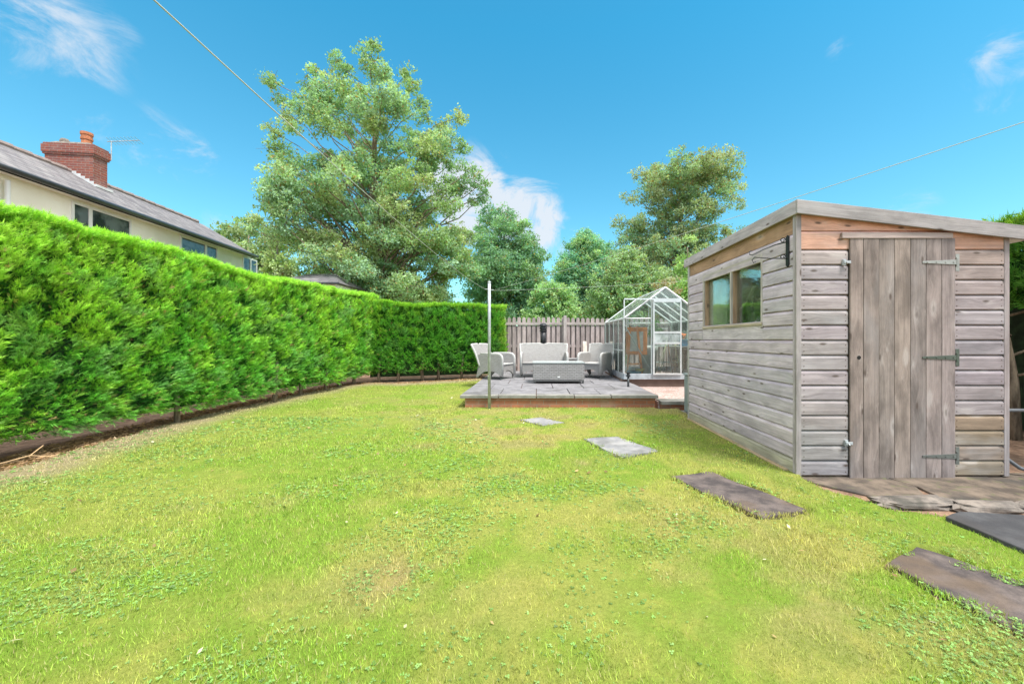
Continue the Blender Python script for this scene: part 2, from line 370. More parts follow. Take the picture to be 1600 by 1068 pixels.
lawn_poly_w = wiggle(lawn_poly, .035)
steps_px = {
 'step_a': [(812, 655), (845, 651.5), (882, 659.5), (848, 664)],
 'step_b': [(911, 684.5), (965, 681.5), (1029, 703.5), (972, 714.5)],
 'step_c': [(1047, 743), (1110, 735.5), (1262, 795), (1190, 808)],
 'step_d': [(1383, 879), (1432, 852), (1625, 915), (1900, 1010), (1760, 1060), (1600, 988)]}
steps = {k: [G(x, y, .02) for x, y in v] for k, v in steps_px.items()}

def lawn_color(x, y):
    g = np.array([.295, .455, .06]); yel = np.array([.52, .51, .135]); tan = np.array([.56, .42, .22]); dk = np.array([.13, .33, .03])
    n1 = fbm(x * .9, y * .9, 5, 4); n2 = fbm(x * 3.1, y * 3.1, 9, 4); n3 = fbm(x * .45 + 3, y * .45, 21, 3)
    c = g + (yel - g) * (smooth01(n1 * .55 + n2 * .45, .36, .62))[:, None]
    c = c + (dk - c) * (smooth01(n2, .58, .75) * .45)[:, None]
    c = c + (tan - c) * (smooth01(n3 * .5 + n2 * .5, .56, .70) * .6)[:, None]
    c = c + (g - c) * (smooth01(-x, .3, 2.6) * .45)[:, None]
    for (cx, cy, r, a) in [(-.62, 1.95, .28, .8), (1.15, 1.85, .35, .55), (1.9, 1.6, .35, .5), (-.2, 6.45, .5, .6), (1.2, 2.5, .5, .35), (2.0, 5.4, .5, .3)]:
        d = np.hypot((x - cx) / 1.3, y - cy) / r; c = c + (tan - c) * (a * np.exp(-d * d) * smooth01(n2, .3, .6))[:, None]
    e = seg_dist(x, y, lawn_left); k = (1 - smooth01(e + (n2 - .5) * .5, .14, .9)) * .97
    c = c + (np.array([.58, .44, .31]) - c) * k[:, None]
    return c

def ground_mat():
    m = NM('garden_ground'); g = m.n('ShaderNodeNewGeometry').outputs['Position']
    n = m.noise(g, 7, 7, .7); n2 = m.noise(g, 1.1, 4); n3 = m.noise(g, 40, 4, .7)
    c = m.mix(m.rng(n, .3, .7), (.14, .085, .06), (.36, .23, .16)); c = m.mix(m.rng(n3, .5, .75, 0, .6), c, (.40, .29, .20))
    sx = m.n('ShaderNodeSeparateXYZ'); m.l(g, sx.inputs[0])
    far = m.rng(sx.outputs[1], 13.4, 15, 0, 1); c = m.mix(far, c, m.mix(m.rng(n2, .3, .7), (.09, .17, .04), (.17, .25, .06)))
    m.base(c, .95, 0, .1); m.bump(m.math('ADD', n, n3), .7, .02); return m.m
gb = MB(); gb.face([(-600, -600, -.02), (600, -600, -.02), (600, 900, -.02), (-600, 900, -.02)], [(0, 0)] * 4, (1, 1, 1))
tag(gb.build('ground', ground_mat()), 'bare brown soil under the hedges running out to the land beyond', 'ground', kind='structure')

# lawn turf: a grid clipped to the lawn outline
def lawn_mesh():
    st = .035; xs = np.arange(-7.3, 5.4, st); ys = np.arange(-1.5, 12.2, st); X, Y = np.meshgrid(xs, ys)
    inside = in_poly(X.ravel(), Y.ravel(), lawn_poly_w).reshape(X.shape)
    for k, p in steps.items():
        pp = [(q[0], q[1]) for q in p]; rim = (seg_dist(X.ravel(), Y.ravel(), pp + pp[:1]) < .05 * fbm(X.ravel() * 5, Y.ravel() * 5, 66, 2)).reshape(X.shape)
        inside &= ~(in_poly(X.ravel(), Y.ravel(), pp).reshape(X.shape) | rim)
    Z = .012 + .02 * fbm(X.ravel() * 1.2, Y.ravel() * 1.2, 40, 3).reshape(X.shape)
    e = seg_dist(X.ravel(), Y.ravel(), lawn_left).reshape(X.shape)
    Z = np.where(inside, Z, -.03)
    idx = np.arange(X.size).reshape(X.shape)
    any_in = inside[:-1, :-1] | inside[1:, :-1] | inside[:-1, 1:] | inside[1:, 1:]
    F = np.stack([idx[:-1, :-1][any_in], idx[:-1, 1:][any_in], idx[1:, 1:][any_in], idx[1:, :-1][any_in]], 1)
    V = np.stack([X.ravel(), Y.ravel(), Z.ravel()], 1)
    C = lawn_color(V[:, 0], V[:, 1]) * .55
    m = NM('turf'); c = m.attr(); g = m.n('ShaderNodeNewGeometry').outputs['Position']
    n = m.noise(g, 55, 6, .7); n2 = m.noise(g, 9, 5, .6)
    c = m.mix(m.rng(n, .35, .65, .6, 0), c, (.14, .17, .03)); c = m.mix(m.rng(n2, .5, .72, 0, .35), c, (.36, .33, .08))
    m.base(c, .95, 0, .1); m.bump(n, .8, .02)
    o = np_mesh('lawn', V, F, C, m.m); tag(o, 'patchy yellow green mown lawn', 'lawn', kind='structure')
lawn_mesh()

# grass blades + clover
def sample_lawn(n_try, y0, y1, xa, xb):
    y = RNG.uniform(y0, y1, n_try); x = RNG.uniform(xa, xb, n_try); k = in_poly(x, y, lawn_poly_w)
    for p in steps.values():
        pp = [(q[0], q[1]) for q in p]
        sd_ = seg_dist(x, y, pp + pp[:1]) * np.where(in_poly(x, y, pp), -1, 1); ins = sd_ < (fbm(x * 4.5, y * 4.5, 77, 3) - .56) * .26
        k &= ~ins
    return x[k], y[k]
def grass():
    V = []; C = []; F = []; off = 0
    bands = [(.7, 1.6, -2.6, 2.6, 15000), (1.6, 2.4, -3.7, 3.3, 10500), (2.4, 3.4, -5.1, 4.4, 6500), (3.4, 4.8, -6.6, 4.4, 3300), (4.8, 7.0, -6, 2.6, 1700), (7.0, 11.8, -6, 0, 800), (-.6, .7, -2.2, 2.2, 2500)]
    for (y0, y1, xa, xb, dens) in bands:
        x, y = sample_lawn(int(dens * (y1 - y0) * (xb - xa)), y0, y1, xa, xb); n = len(x)
        e = seg_dist(x, y, lawn_left); keep = RNG.random(n) < (.6 + .4 * smooth01(e, .1, .6)); x, y = x[keep], y[keep]; n = len(x)
        tuft = fbm(x * 6, y * 6, 55, 2)
        h = RNG.uniform(.009, .023, n) * (.45 + 1.2 * tuft); wd = np.maximum(.0017, y * .00075) * RNG.uniform(.8, 1.4, n)
        a = RNG.uniform(0, 2 * PI, n); ln = RNG.uniform(.2, 1.3, n) * h; b = a + RNG.uniform(-1, 1, n) + PI / 2
        z0 = np.full(n, .012)
        base = np.stack([x, y, z0], 1); side = np.stack([np.cos(b) * wd, np.sin(b) * wd, 0 * x], 1)
        tip = base + np.stack([np.cos(a) * ln, np.sin(a) * ln, h + .01], 1)
        V.append(np.stack([base - side, base + side, tip], 1).reshape(-1, 3))
        c = lawn_color(x, y); j = RNG.uniform(.42, 1.5, (n, 1)) * (.72 + .56 * fbm(x * 14, y * 14, 58, 2))[:, None]; c = c * j
        dry = RNG.random(n) < .10; c[dry] = np.array([.60, .52, .26]) * RNG.uniform(.7, 1.15, (dry.sum(), 1))
        C.append(np.repeat(c, 3, 0)); F.append(np.arange(n * 3).reshape(-1, 3) + off); off += n * 3
    o = np_mesh('lawn_grass', np.concatenate(V), np.concatenate(F), np.concatenate(C), M['grass'], k=3)
    tag(o, 'short yellow green grass blades of the mown lawn', 'grass', kind='stuff')
    # clover and small broad weeds
    x, y = [], []
    for (y0, y1, xa, xb, dens) in [(.8, 2.0, -3, 3, 3200), (2.0, 3.4, -5, 4, 1700), (3.4, 6.0, -6, 3, 520)]:
        a, b = sample_lawn(int(dens * (y1 - y0) * (xb - xa)), y0, y1, xa, xb)
        pm = fbm(a * 1.7, b * 1.7, 91, 4) + .16 * smooth01(-a, -.5, 2.5) + .05 * smooth01(-b, -2.2, -1.2)
        k = RNG.random(len(a)) < smooth01(pm, .42, .82) ** 1.6; x.append(a[k]); y.append(b[k])
    x = np.concatenate(x); y = np.concatenate(y); n = len(x); V = []; C = []
    z = RNG.uniform(.018, .034, n); r = RNG.uniform(.003, .0068, n) * np.maximum(1, y / 2.2); a0 = RNG.uniform(0, 2 * PI, n)
    cc = np.array([.19, .37, .09]) * RNG.uniform(.45, 1.4, (n, 1)) + np.array([.07, .05, .05]) * RNG.random((n, 1))
    for k in range(3):
        a = a0 + k * 2.09; ca, sa = np.cos(a), np.sin(a); tz = RNG.uniform(-.3, .5, n) * r
        p0 = np.stack([x, y, z], 1); f = np.stack([ca * r * 1.7, sa * r * 1.7, tz], 1); s_ = np.stack([-sa * r * .8, ca * r * .8, RNG.uniform(-.2, .4, n) * r], 1)
        V.append(np.stack([p0, p0 + f * .6 - s_, p0 + f, p0 + f * .6 + s_], 1).reshape(-1, 3)); C.append(np.repeat(cc, 4, 0))
    V = np.concatenate(V); C = np.concatenate(C)
    tag(np_mesh('clover', V, np.arange(len(V)).reshape(-1, 4), C, M['grass']), 'small round clover leaves scattered in patches through the lawn', 'clover', kind='stuff')
grass()

# dead twigs and needle litter on the soil strip
def litter():
    n = 9000; t = RNG.random(n); i = RNG.integers(1, len(lawn_left) - 1, n); P = np.array(lawn_left)
    p = P[i] * (1 - t[:, None]) + P[i + 1 if False else np.minimum(i + 1, len(P) - 1)] * t[:, None]
    x = p[:, 0] - RNG.uniform(-.06, .5, n); y = p[:, 1] + RNG.uniform(-.02, .1, n); k = ~in_poly(x, y, lawn_poly); back = RNG.random(n) < .25
    a = RNG.uniform(0, 2 * PI, n); l = RNG.uniform(.02, .09, n); wd = RNG.uniform(.0015, .004, n); z = RNG.uniform(-.012, .015, n)
    b0 = np.stack([x, y, z], 1); d = np.stack([np.cos(a) * l, np.sin(a) * l, RNG.uniform(0, .02, n)], 1); s_ = np.stack([-np.sin(a) * wd, np.cos(a) * wd, 0 * a + wd], 1)
    V = np.stack([b0 - s_, b0 + s_, b0 + d + s_, b0 + d - s_], 1).reshape(-1, 3); C = np.repeat(np.array([.42, .27, .15]) * RNG.uniform(.35, 1.5, (n, 1)), 4, 0)
    tag(np_mesh('hedge_litter', V, np.arange(n * 4).reshape(-1, 4), C, M['grass']), 'dry brown twigs and needles on the soil below the hedge', 'litter', kind='stuff')
litter()
tw = MB(); tw.tube([(-5.4, 3.55, .03), (-5.2, 3.62, .05), (-4.98, 3.66, .05), (-4.86, 3.78, .09), (-4.86, 3.88, .16)], [.009, .008, .007, .006, .004], 6)
tw.tube([(-5.2, 3.95, .05), (-4.95, 3.86, .05), (-4.86, 3.78, .09), (-4.7, 3.86, .05)], [.004, .005, .005, .003], 6)
tag(tw.build('fallen_branch', simple('dry_twig', (.5, .33, .18), .8)), 'thin pale curved dead branch lying on the soil at the left frame edge', 'branch')

def leaves_on_lawn():
    x, y = sample_lawn(190, 1.2, 8, -5, 3); n = len(x); z = np.full(n, .038); a = RNG.uniform(0, 6.28, n); r = RNG.uniform(.010, .022, n) * (.7 + y * .12)
    p = np.stack([x, y, z], 1); f = np.stack([np.cos(a) * r, np.sin(a) * r, RNG.uniform(-.2, .5, n) * r], 1); s_ = np.stack([-np.sin(a) * r * .5, np.cos(a) * r * .5, RNG.uniform(-.2, .5, n) * r], 1)
    V = np.stack([p - f, p + s_, p + f, p - s_], 1).reshape(-1, 3); C = np.repeat(np.array([[.42, .30, .14], [.30, .18, .09], [.62, .58, .40]])[RNG.integers(0, 3, n)] * RNG.uniform(.6, 1.2, (n, 1)), 4, 0)
    tag(np_mesh('fallen_leaves', V, np.arange(n * 4).reshape(-1, 4), C, M['grass']), 'scattered small dry leaves lying on the lawn', 'leaves', kind='stuff')
leaves_on_lawn()
# ------------------------------------------------------------------ stepping stones and flags
def flag(name, poly, z0, z1, mat, label, cat, group=None, amp=.018, bev=.008, seed=1):
    p = wiggle([(q[0], q[1]) for q in poly], amp, .07, seed); b = MB(); b.prism(p[::-1] if sum((p[(i+1) % len(p)][0] - p[i][0]) * (p[(i+1) % len(p)][1] + p[i][1]) for i in range(len(p))) > 0 else p, z0, z1, 2)
    o = b.build(name, mat, bevel=bev); return tag(o, label, cat, group)
gs = 'stepping stones across the lawn'
flag('stepping_stone', steps['step_a'], -.05, .022, M['step_pale'], 'small pale stepping stone nearest the brick patio', 'stepping stone', gs)
flag('stepping_stone', steps['step_b'], -.05, .022, M['step_pale'], 'pale grey stepping stone, second from the patio', 'stepping stone', gs)
flag('stepping_stone', steps['step_c'], -.05, .020, M['step_dark'], 'dark stepping stone beside the near corner of the shed', 'stepping stone', gs)
flag('stepping_stone', steps['step_d'], -.05, .020, M['step_dark'], 'dark brown stepping stone nearest the camera at the right frame edge', 'stepping stone', gs)
# flags under and in front of shed
gf = 'flags round the shed base'
bs = -.004
flag('paving_slab', [(2.20, 3.58), (3.02, 3.58), (3.12, 3.24), (2.98, 2.98), (2.70, 2.95), (2.42, 3.22)], -.06, bs, M['base_slab'], 'brown stained flagstone at the near left corner of the shed', 'paving slab', gf, .01)
flag('paving_slab', [(3.03, 3.58), (3.98, 3.58), (3.90, 2.93), (3.07, 2.90), (3.13, 3.22)], -.06, bs + .002, M['base_slab'], 'brown flagstone right below the shed door', 'paving slab', gf, .006)
flag('paving_slab', [(3.99, 3.58), (5.2, 3.58), (5.1, 2.9), (3.92, 2.93)], -.06, bs - .003, M['base_slab'], 'dark flagstone below the right corner of the shed', 'paving slab', gf, .006)
flag('tarmac_slab', [G(1478, 806, .05), G(1500, 798, .05), G(1660, 806, .05), G(1800, 880, .05), G(1700, 905, .05), G(1600, 857, .05)], -.05, .05, M['tarmac'], 'raised black slab with a sheer edge at the right of the lawn', 'slab', None, .008)
# edging timber between lawn and shed side
eb = MB(); eb.box(2.235, 2.275, 3.55, 5.85, -.05, .035, 1, (.45, .33, .2)); tag(eb.build('edging_board', M['raw'], bevel=.004), 'low timber edging board between the lawn and the shed side', 'edging')
def rock(cx, cy, cz, rx, ry, rz, seed, name, label, group):
    r = np.random.default_rng(seed); nu, nv = 22, 12; V = []; 
    for j in range(nv + 1):
        ph = PI * j / nv
        for i in range(nu):
            th = 2 * PI * i / nu; V.append((math.sin(ph) * math.cos(th), math.sin(ph) * math.sin(th), math.cos(ph)))
    V = np.array(V); Q = np.sign(V) * np.abs(V) ** .75; n = fbm(V[:, 0] * 3 + seed, V[:, 1] * 3 + V[:, 2] * 4, seed, 4); Q = Q * (.7 + .6 * n)[:, None]
    b = MB(); b.v = [(cx + q[0] * rx, cy + q[1] * ry, cz + q[2] * rz) for q in Q]
    for j in range(nv):
        for i in range(nu):
            i2 = (i + 1) % nu; b.f.append((j * nu + i, j * nu + i2, (j + 1) * nu + i2, (j + 1) * nu + i)); b.uv += [(0, 0)] * 4; b.c.append((1, 1, 1))
    return tag(b.build(name, M['rubble'], smooth=False), label, 'rubble', group)
gr_ = 'broken concrete along the shed flags'
rock(2.78, 2.90, .0, .30, .10, .045, 3, 'concrete_lump', 'long flat piece of broken concrete at the left end of the rubble edge', gr_)
rock(3.22, 2.82, .0, .26, .08, .045, 5, 'concrete_lump', 'grey piece of broken concrete in the middle of the rubble edge below the shed door', gr_)
rock(3.60, 2.80, .0, .20, .07, .05, 8, 'concrete_lump', 'small lump of rubble just behind the black slab', gr_)
rock(3.98, 2.88, .03, .20, .10, .085, 13, 'concrete_lump', 'largest tallest lump of rubble at the right frame edge', gr_)

# gravel yard between patio and shed
def gravel():
    m = NM('pink_gravel'); g = m.n('ShaderNodeNewGeometry').outputs['Position']
    v = m.n('ShaderNodeTexVoronoi'); m.l(g, v.inputs['Vector']); v.inputs['Scale'].default_value = 38
    c = m.mix(m.rng(v.outputs['Color'], .1, .9), (.30, .19, .16), (.52, .42, .39)); c = m.mix(m.rng(m.noise(g, 3, 4), .5, .7, 0, .5), c, (.22, .13, .09))
    m.base(c, .9); m.bump(v.outputs['Distance'], .8, .015)
    b = MB(); b.box(2.14, 9.0, 6.93, 13.0, -.2, .115); tag(b.build('gravel_yard', m.m), 'pinkish gravel between the patio, greenhouse and shed', 'gravel', kind='structure')
gravel()
sb = MB(); sb.box(2.16, 2.75, 6.80, 7.15, .075, .135); tag(sb.build('edging_slab', M['slab_edge'], bevel=.006), 'small concrete slab step between the patio corner and the shed', 'slab')
kb = MB(); kb.box(2.17, 2.75, 6.86, 6.925, -.05, .073); tag(kb.build('brick_kerb', M['brick2']), 'short brick kerb below the small slab step', 'kerb')

# ------------------------------------------------------------------ patio
def patio():
    t = empty('patio', (0.4, PATIO_Y0, 0), 0, 'raised paved patio on a low red brick wall with grey slabs', 'patio')
    def off(b): b.v = [(x - .4, y - PATIO_Y0, z) for x, y, z in b.v]; return b
    b = MB()
    def wall(x0, x1, y0, y1):
        uvx = lambda P: [(p[0] + p[1], p[2]) for p in P]
        for q in [[(x0, y0, -.1), (x1, y0, -.1), (x1, y0, .18), (x0, y0, .18)], [(x1, y0, -.1), (x1, y1, -.1), (x1, y1, .18), (x1, y0, .18)], [(x0, y1, -.1), (x0, y0, -.1), (x0, y0, .18), (x0, y1, .18)], [(x1, y1, -.1), (x0, y1, -.1), (x0, y1, .18), (x1, y1, .18)], [(x0, y0, .18), (x1, y0, .18), (x1, y1, .18), (x0, y1, .18)]]:
            b.face(q, uvx(q), (1, 1, 1))
    wall(PATIO_X0 + .09, PATIO_X1 - .05, PATIO_Y0 + .05, 12.2)
    off(b).build('brick_wall', M['brick2'], t)
    rows = [(PATIO_Y0, PATIO_Y0 + .18), (PATIO_Y0 + .18, 7.78), (7.78, 8.62), (8.62, 9.45), (9.45, 10.3), (10.3, 11.2), (11.2, 12.1)]
    for ri, (a, c) in enumerate(rows):
        xs = [PATIO_X0, -.62, .02, .64, 1.27, PATIO_X1] if ri > 1 else ([PATIO_X0, -.66, .0, .66, 1.30, PATIO_X1] if ri == 0 else [PATIO_X0, -.64, .0, .60, 1.14, PATIO_X1])
        if ri % 2 == 0 and ri > 1: xs = [PATIO_X0, -.9, -.3, .33, .95, 1.55, PATIO_X1]
        for x0, x1 in zip(xs[:-1], xs[1:]):
            z = PATIO_Z + random.uniform(-.006, .004); g = .007; k = MB(); sk = (a - PATIO_Y0) * .0
            k.box(x0 + g, x1 - g, a + g, c - g, PATIO_Z - .055, z, 0)
            off(k).build('paving_slab', M['slab'] if ri else M['slab_edge'], t, bevel=.006)
    j = MB(); j.box(PATIO_X0 + .03, PATIO_X1 - .03, PATIO_Y0 + .03, 12.08, .182, PATIO_Z - .022); off(j).build('mortar_bed', simple('joint_mortar', (.17, .12, .10), .95), t)
patio()

# ------------------------------------------------------------------ shed
SX0, SX1, SY0, SY1 = 2.30, 4.12, 3.47, 5.90
BH = .132
VK = [1.0]
def shed():
    t = empty('garden_shed', ((SX0 + SX1) / 2, (SY0 + SY1) / 2, 0), 0, 'weathered grey wooden shiplap shed with a sloping roof and boarded door', 'shed')
    ox, oy = (SX0 + SX1) / 2, (SY0 + SY1) / 2
    def B(b, name, mat, **k): b.v = [(x - ox, y - oy, z) for x, y, z in b.v]; return b.build(name, mat, k.pop('parent', t), **k)
    def roofz(x): return 2.385 - (x - SX0) * .116
    def board_profile(h):      # (outward, z): shiplap with scooped top edge
        return [(-.004, .0), (.018, .0), (.021, .003), (.022, h - .034), (.018, h - .024), (.010, h - .014), (.003, h - .006), (-.004, h)]
    def boards(face, a0, a1, zs, tintf, b):
        """face 'front' (normal -Y, runs in x), 'left' (normal -X, runs in y)"""
        for z0, h in zs:
            c = tintf(z0)
            pr = board_profile(h); uo = (random.uniform(0, 60), random.uniform(0, 60)); n = len(pr)
            def P(a, o, z):
                if face == 'front': return (a, SY0 - o, z0 + z)
                if face == 'left': return (SX0 - o, a, z0 + z)
                if face == 'right': return (SX1 + o, a, z0 + z)
                return (a, SY1 + o, z0 + z)
            acc = 0
            for k in range(n - 1):
                o1, z1 = pr[k]; o2, z2 = pr[k + 1]; d = math.hypot(o2 - o1, z2 - z1)
                q = [P(a0, o1, z1), P(a1, o1, z1), P(a1, o2, z2), P(a0, o2, z2)]
                b.face(q, [(uo[0], uo[1] + acc), (uo[0] + abs(a1 - a0), uo[1] + acc), (uo[0] + abs(a1 - a0), uo[1] + acc + d), (uo[0], uo[1] + acc + d)], c); acc += d
            if face == 'front':
                for xn in (a0 + .022, a1 - .022):
                    for zn in (z0 + h * .22, z0 + h * .62):
                        q = [(xn + .0045 * math.cos(t_), SY0 - .0232, zn + .0045 * math.sin(t_)) for t_ in np.linspace(0, 2 * PI, 7)[:-1]]; b.face(q, [(0, 0)] * 6, (.10, .05, .035))
            for a in (a0, a1):
                q = [P(a, o, z) for o, z in pr]; b.face(q, [(uo[0] + o, uo[1] + z) for o, z in pr], c)
    def vary(c, s=.07):
        k = random.uniform(1 - s, 1 + s) * VK[0]; return (c[0] * k * random.uniform(.97, 1.03), c[1] * k, c[2] * k * random.uniform(.96, 1.04))
    def mixc(a, b, f): return tuple(a[i] * (1 - f) + b[i] * f for i in range(3))
    # front
    DX0, DX1 = 2.737, 3.655
    zs = [(.015 + BH * i, BH) for i in range(16)]
    fl = lambda z: vary(mixc((.54, .465, .475), (.54, .40, .33), smoothstep(z, 1.75, 2.1))) if z > .3 else vary((.44, .39, .40))
    def fr(z):
        if z < .2: return vary((.42, .33, .26))
        if z < .42: return vary((.40, .30, .22))
        return vary(mixc((.47, .40, .42), (.56, .44, .40), smoothstep(z, 1.3, 2.0)))
    VK[0] = .66
    fb = MB(); boards('front', SX0 + .022, DX0 - .006, zs[:15], fl, fb); B(fb, 'front_wall_boards', M['shed'])
    fb = MB(); boards('front', DX1 + .006, SX1 - .022, zs[:15], fr, fb); B(fb, 'front_wall_boards', M['shed'])
    fb = MB(); zt = zs[15][0] - BH
    # boards over the door, cut under the sloping roof
    or_ = (1.0, .56, .43)
    for k, (z0, h) in enumerate([(zt + BH, .16), (zt + BH + .16, .16)]):
        pr = [(0, .0), (.018, .002), (.018, h - .02), (.004, h)]; uo = (random.uniform(0, 60), 3)
        for (o1, za), (o2, zb_) in zip(pr[:-1], pr[1:]):
            cl_ = lambda x, z: min(z, roofz(x) - .02)
            xa, xb = SX0 + .022, SX1 - .022
            q = [(xa, SY0 - o1, cl_(xa, z0 + za)), (xb, SY0 - o1, cl_(xb, z0 + za)), (xb, SY0 - o2, cl_(xb, z0 + zb_)), (xa, SY0 - o2, cl_(xa, z0 + zb_))]
            fb.face(q, [(uo[0], za), (uo[0] + 1.8, za), (uo[0] + 1.8, zb_ + .001), (uo[0], zb_ + .001)], vary(or_, .1))
    fb.box(SX0 + .022, SX1 - .022, SY0 - .004, SY0, zt + BH, 2.15, 0, or_)
    B(fb, 'gable_boards', M['shed'])
    # header batten
    hb = MB(); hb.box(2.664, 3.63, SY0 - .045, SY0 - .019, 2.083, 2.133, 0, (.42, .33, .31)); B(hb, 'door_header', M['shed'], bevel=.003)
    # side wall (left, facing the lawn): window hole
    WY0, WY1, WZ0, WZ1 = 4.00, 5.36, 1.385, 2.06
    ls = lambda z: vary(mixc((.58, .495, .57), (.60, .52, .59), smoothstep(z, .6, 1.6)), .09) if z > .13 else vary((.44, .40, .33))
    VK[0] = 1.0
    sbm = MB(); boards('left', SY0 + .0, SY1, zs[:9], ls, sbm)
    for z0, h in zs[9:15]: boards('left', SY0, WY0 - .035, [(z0, h)], ls, sbm); boards('left', WY1 + .035, SY1, [(z0, h)], ls, sbm)
    sbm2 = MB(); z0 = zs[9][0]
    sbm2.box(SX0 - .016, SX0, WY0 - .035, WY1 + .035, z0, WZ0 - .0, 1, vary((.60, .52, .59)))
    boards('left', SY0, SY1, [(zs[15][0] - .005 + .0, .155)], lambda z: (.58, .50, .56), sbm)
    B(sbm, 'side_wall_boards', M['shed']); B(sbm2, 'window_board', M['shed'])
    tb = MB(); tb.box(SX0 - .006, SX0 + .03, SY0 + .005, SY1, zs[15][0] + .15, 2.33, 1, (.42, .26, .17)); B(tb, 'eaves_board', M['raw'])
    # right and back walls
    rw = MB(); boards('right', SY0, SY1, zs, lambda z: vary((.34, .32, .32)), rw); B(rw, 'side_wall_boards', M['shed'])
    bw = MB(); boards('back', SX0, SX1, zs, lambda z: vary((.36, .34, .34)), bw); B(bw, 'back_wall_boards', M['shed'])
    # inner lining & floor
    il = MB(); il.box(SX1 - .03, SX1, SY0, SY1, 0, 2.12, 1, (.3, .2, .13)); il.box(SX0 + .03, SX1 - .03, SY1 - .03, SY1, 0, 2.12, 0, (.3, .2, .13)); il.box(SX0, SX1, SY0, SY0 + .02, 0, 2.12, 0, (.28, .19, .13))
    il.box(SX0, SX0 + .02, SY0 + .02, SY1 - .03, 0, 1.20, 1, (.3, .2, .13)); il.box(SX0, SX0 + .02, SY0 + .02, WY0 - .05, 1.2, 2.3, 2, (.3, .2, .13)); il.box(SX0, SX0 + .02, WY1 + .05, SY1 - .03, 1.2, 2.3, 2, (.3, .2, .13))
    il.box(SX0 + .02, SX1 - .03, SY0 + .02, SY1 - .03, .0, .03, 0, (.3, .22, .15)); B(il, 'lining', M['raw'])
    # corner trims
    ct = MB(); ct.box(SX0 - .024, SX0 + .021, SY0 - .024, SY0 - .0, .005, 2.33, 2, (.34, .30, .30)); ct.box(SX0 - .024, SX0 - .0, SY0 - .0, SY0 + .025, .005, 2.33, 2, (.44, .38, .42)); B(ct, 'corner_trim', M['shed'], bevel=.002)
    ct = MB(); ct.box(SX1 - .021, SX1 + .024, SY0 - .024, SY0, .005, 2.14, 2, (.32, .27, .27)); B(ct, 'corner_trim', M['shed'], bevel=.002)
    ct = MB(); ct.box(SX0 - .024, SX0, SY1 - .03, SY1 + .02, .005, 2.3, 2, (.45, .43, .43)); B(ct, 'corner_trim', M['shed'], bevel=.002)
    # roof deck with felt and fascias
    YF, YB, XL, XR = SY0 - .075, SY1 + .10, SX0 - .05, SX1 + .42
    rd = MB(); rd.hexa([(x, y, roofz(x) + dz) for dz in (-.005, .012) for y in (YF + .022, YB) for x in (XL + .022, XR)], 0); B(rd, 'roof_deck', M['raw'])
    rf = MB(); rf.hexa([(x, y, roofz(x) + dz) for dz in (.0125, .018) for y in (YF + .012, YB + .02) for x in (XL + .012, XR + .02)], 0); B(rf, 'roof_felt', stone('green_grey_felt', (.10, .10, .10), (.16, .16, .155), (.12, .11, .1), 8))
    fa = MB(); fa.hexa([(x, y, roofz(x) + dz) for dz in (-.098, .022) for y in (YF, YF + .02) for x in (XL, XR)], 0, (.33, .30, .30)); B(fa, 'front_fascia', M['shed'], bevel=.003)
    fa = MB(); z1 = roofz(XL); fa.box(XL, XL + .02, YF + .021, YB, z1 - .098, z1 + .022, 1, (.46, .41, .45)); B(fa, 'side_fascia', M['shed'], bevel=.003)
    # door
    VK[0] = .62
    d = MB(); ws = [618, 665, 720, 775, 832, 887, 942, 990]; k = (DX1 - DX0) / (990 - 618)
    tn = [(.50, .39, .35), (.44, .36, .335), (.46, .37, .34), (.48, .39, .355), (.41, .34, .33), (.44, .365, .35), (.45, .375, .355)]
    for i in range(7):
        a, b_ = DX0 + (ws[i] - 618) * k, DX0 + (ws[i + 1] - 618) * k; g = .0018; dy = random.uniform(-.0012, .0012)
        d.box(a + g, b_ - g, SY0 - .038 + dy, SY0 - .020, -.012, 2.085, 2, vary(tn[i], .05))
    door = B(d, 'door', M['door'], bevel=.0025)
    bk = MB(); bk.box(DX0 + .004, DX1 - .004, SY0 - .0195, SY0 - .008, .0, 2.08, 2, (.06, .05, .045)); B(bk, 'door_backing', M['raw'], parent=door)
    ip = door
    # hinges
    for zz, nm, mt in [((VY - 411) / 177.0 + 1.2, 'pale', simple('zinc_hinge_pale', (.36, .35, .33), .45, .5)), ((VY - 558) / 177 + 1.2, 'dark', simple('tarnished_hinge', (.10, .12, .10), .5, .5)), ((VY - 710) / 177 + 1.2, 'grey', simple('grey_hinge', (.17, .18, .17), .5, .5))]:
        h = MB(); y = SY0 - .043
        h.prism([(3.365, zz - .008), (3.64, zz - .021), (3.66, zz - .021), (3.66, zz + .021), (3.64, zz + .021), (3.365, zz + .008)], y, y + .004, 1)
        h.box(3.672, 3.705, SY0 - .024, SY0 - .0185, zz - .075, zz + .075); h.tube([(3.667, y + .004, zz - .04), (3.667, y + .004, zz + .04)], .009, 8)
        for q in (.04, .12, .2, .27): h.tube([(3.365 + q, y - .001, zz), (3.365 + q, y - .0045, zz)], .006, 8)
        o = B(h, 'hinge', mt, parent=door, bevel=.001)
        if nm == 'dark': o['label'] = 'dark tarnished strap hinge at mid height'
    for px, py in ((1317, 411), (1320, 690)):
        zz = (VY - py) / 177 + 1.2; xx = (px - VX) / 177; l = MB(); l.box(xx - .028, xx + .03, SY0 - .050, SY0 - .041, zz - .012, zz + .012); l.box(xx - .03, xx - .005, SY0 - .041, SY0 - .019, zz - .026, zz + .026); l.tube([(xx - .01, SY0 - .051, zz), (xx - .01, SY0 - .068, zz - .014)], .005, 8)
        B(l, 'turn_button', M['galv'], parent=door, bevel=.002)
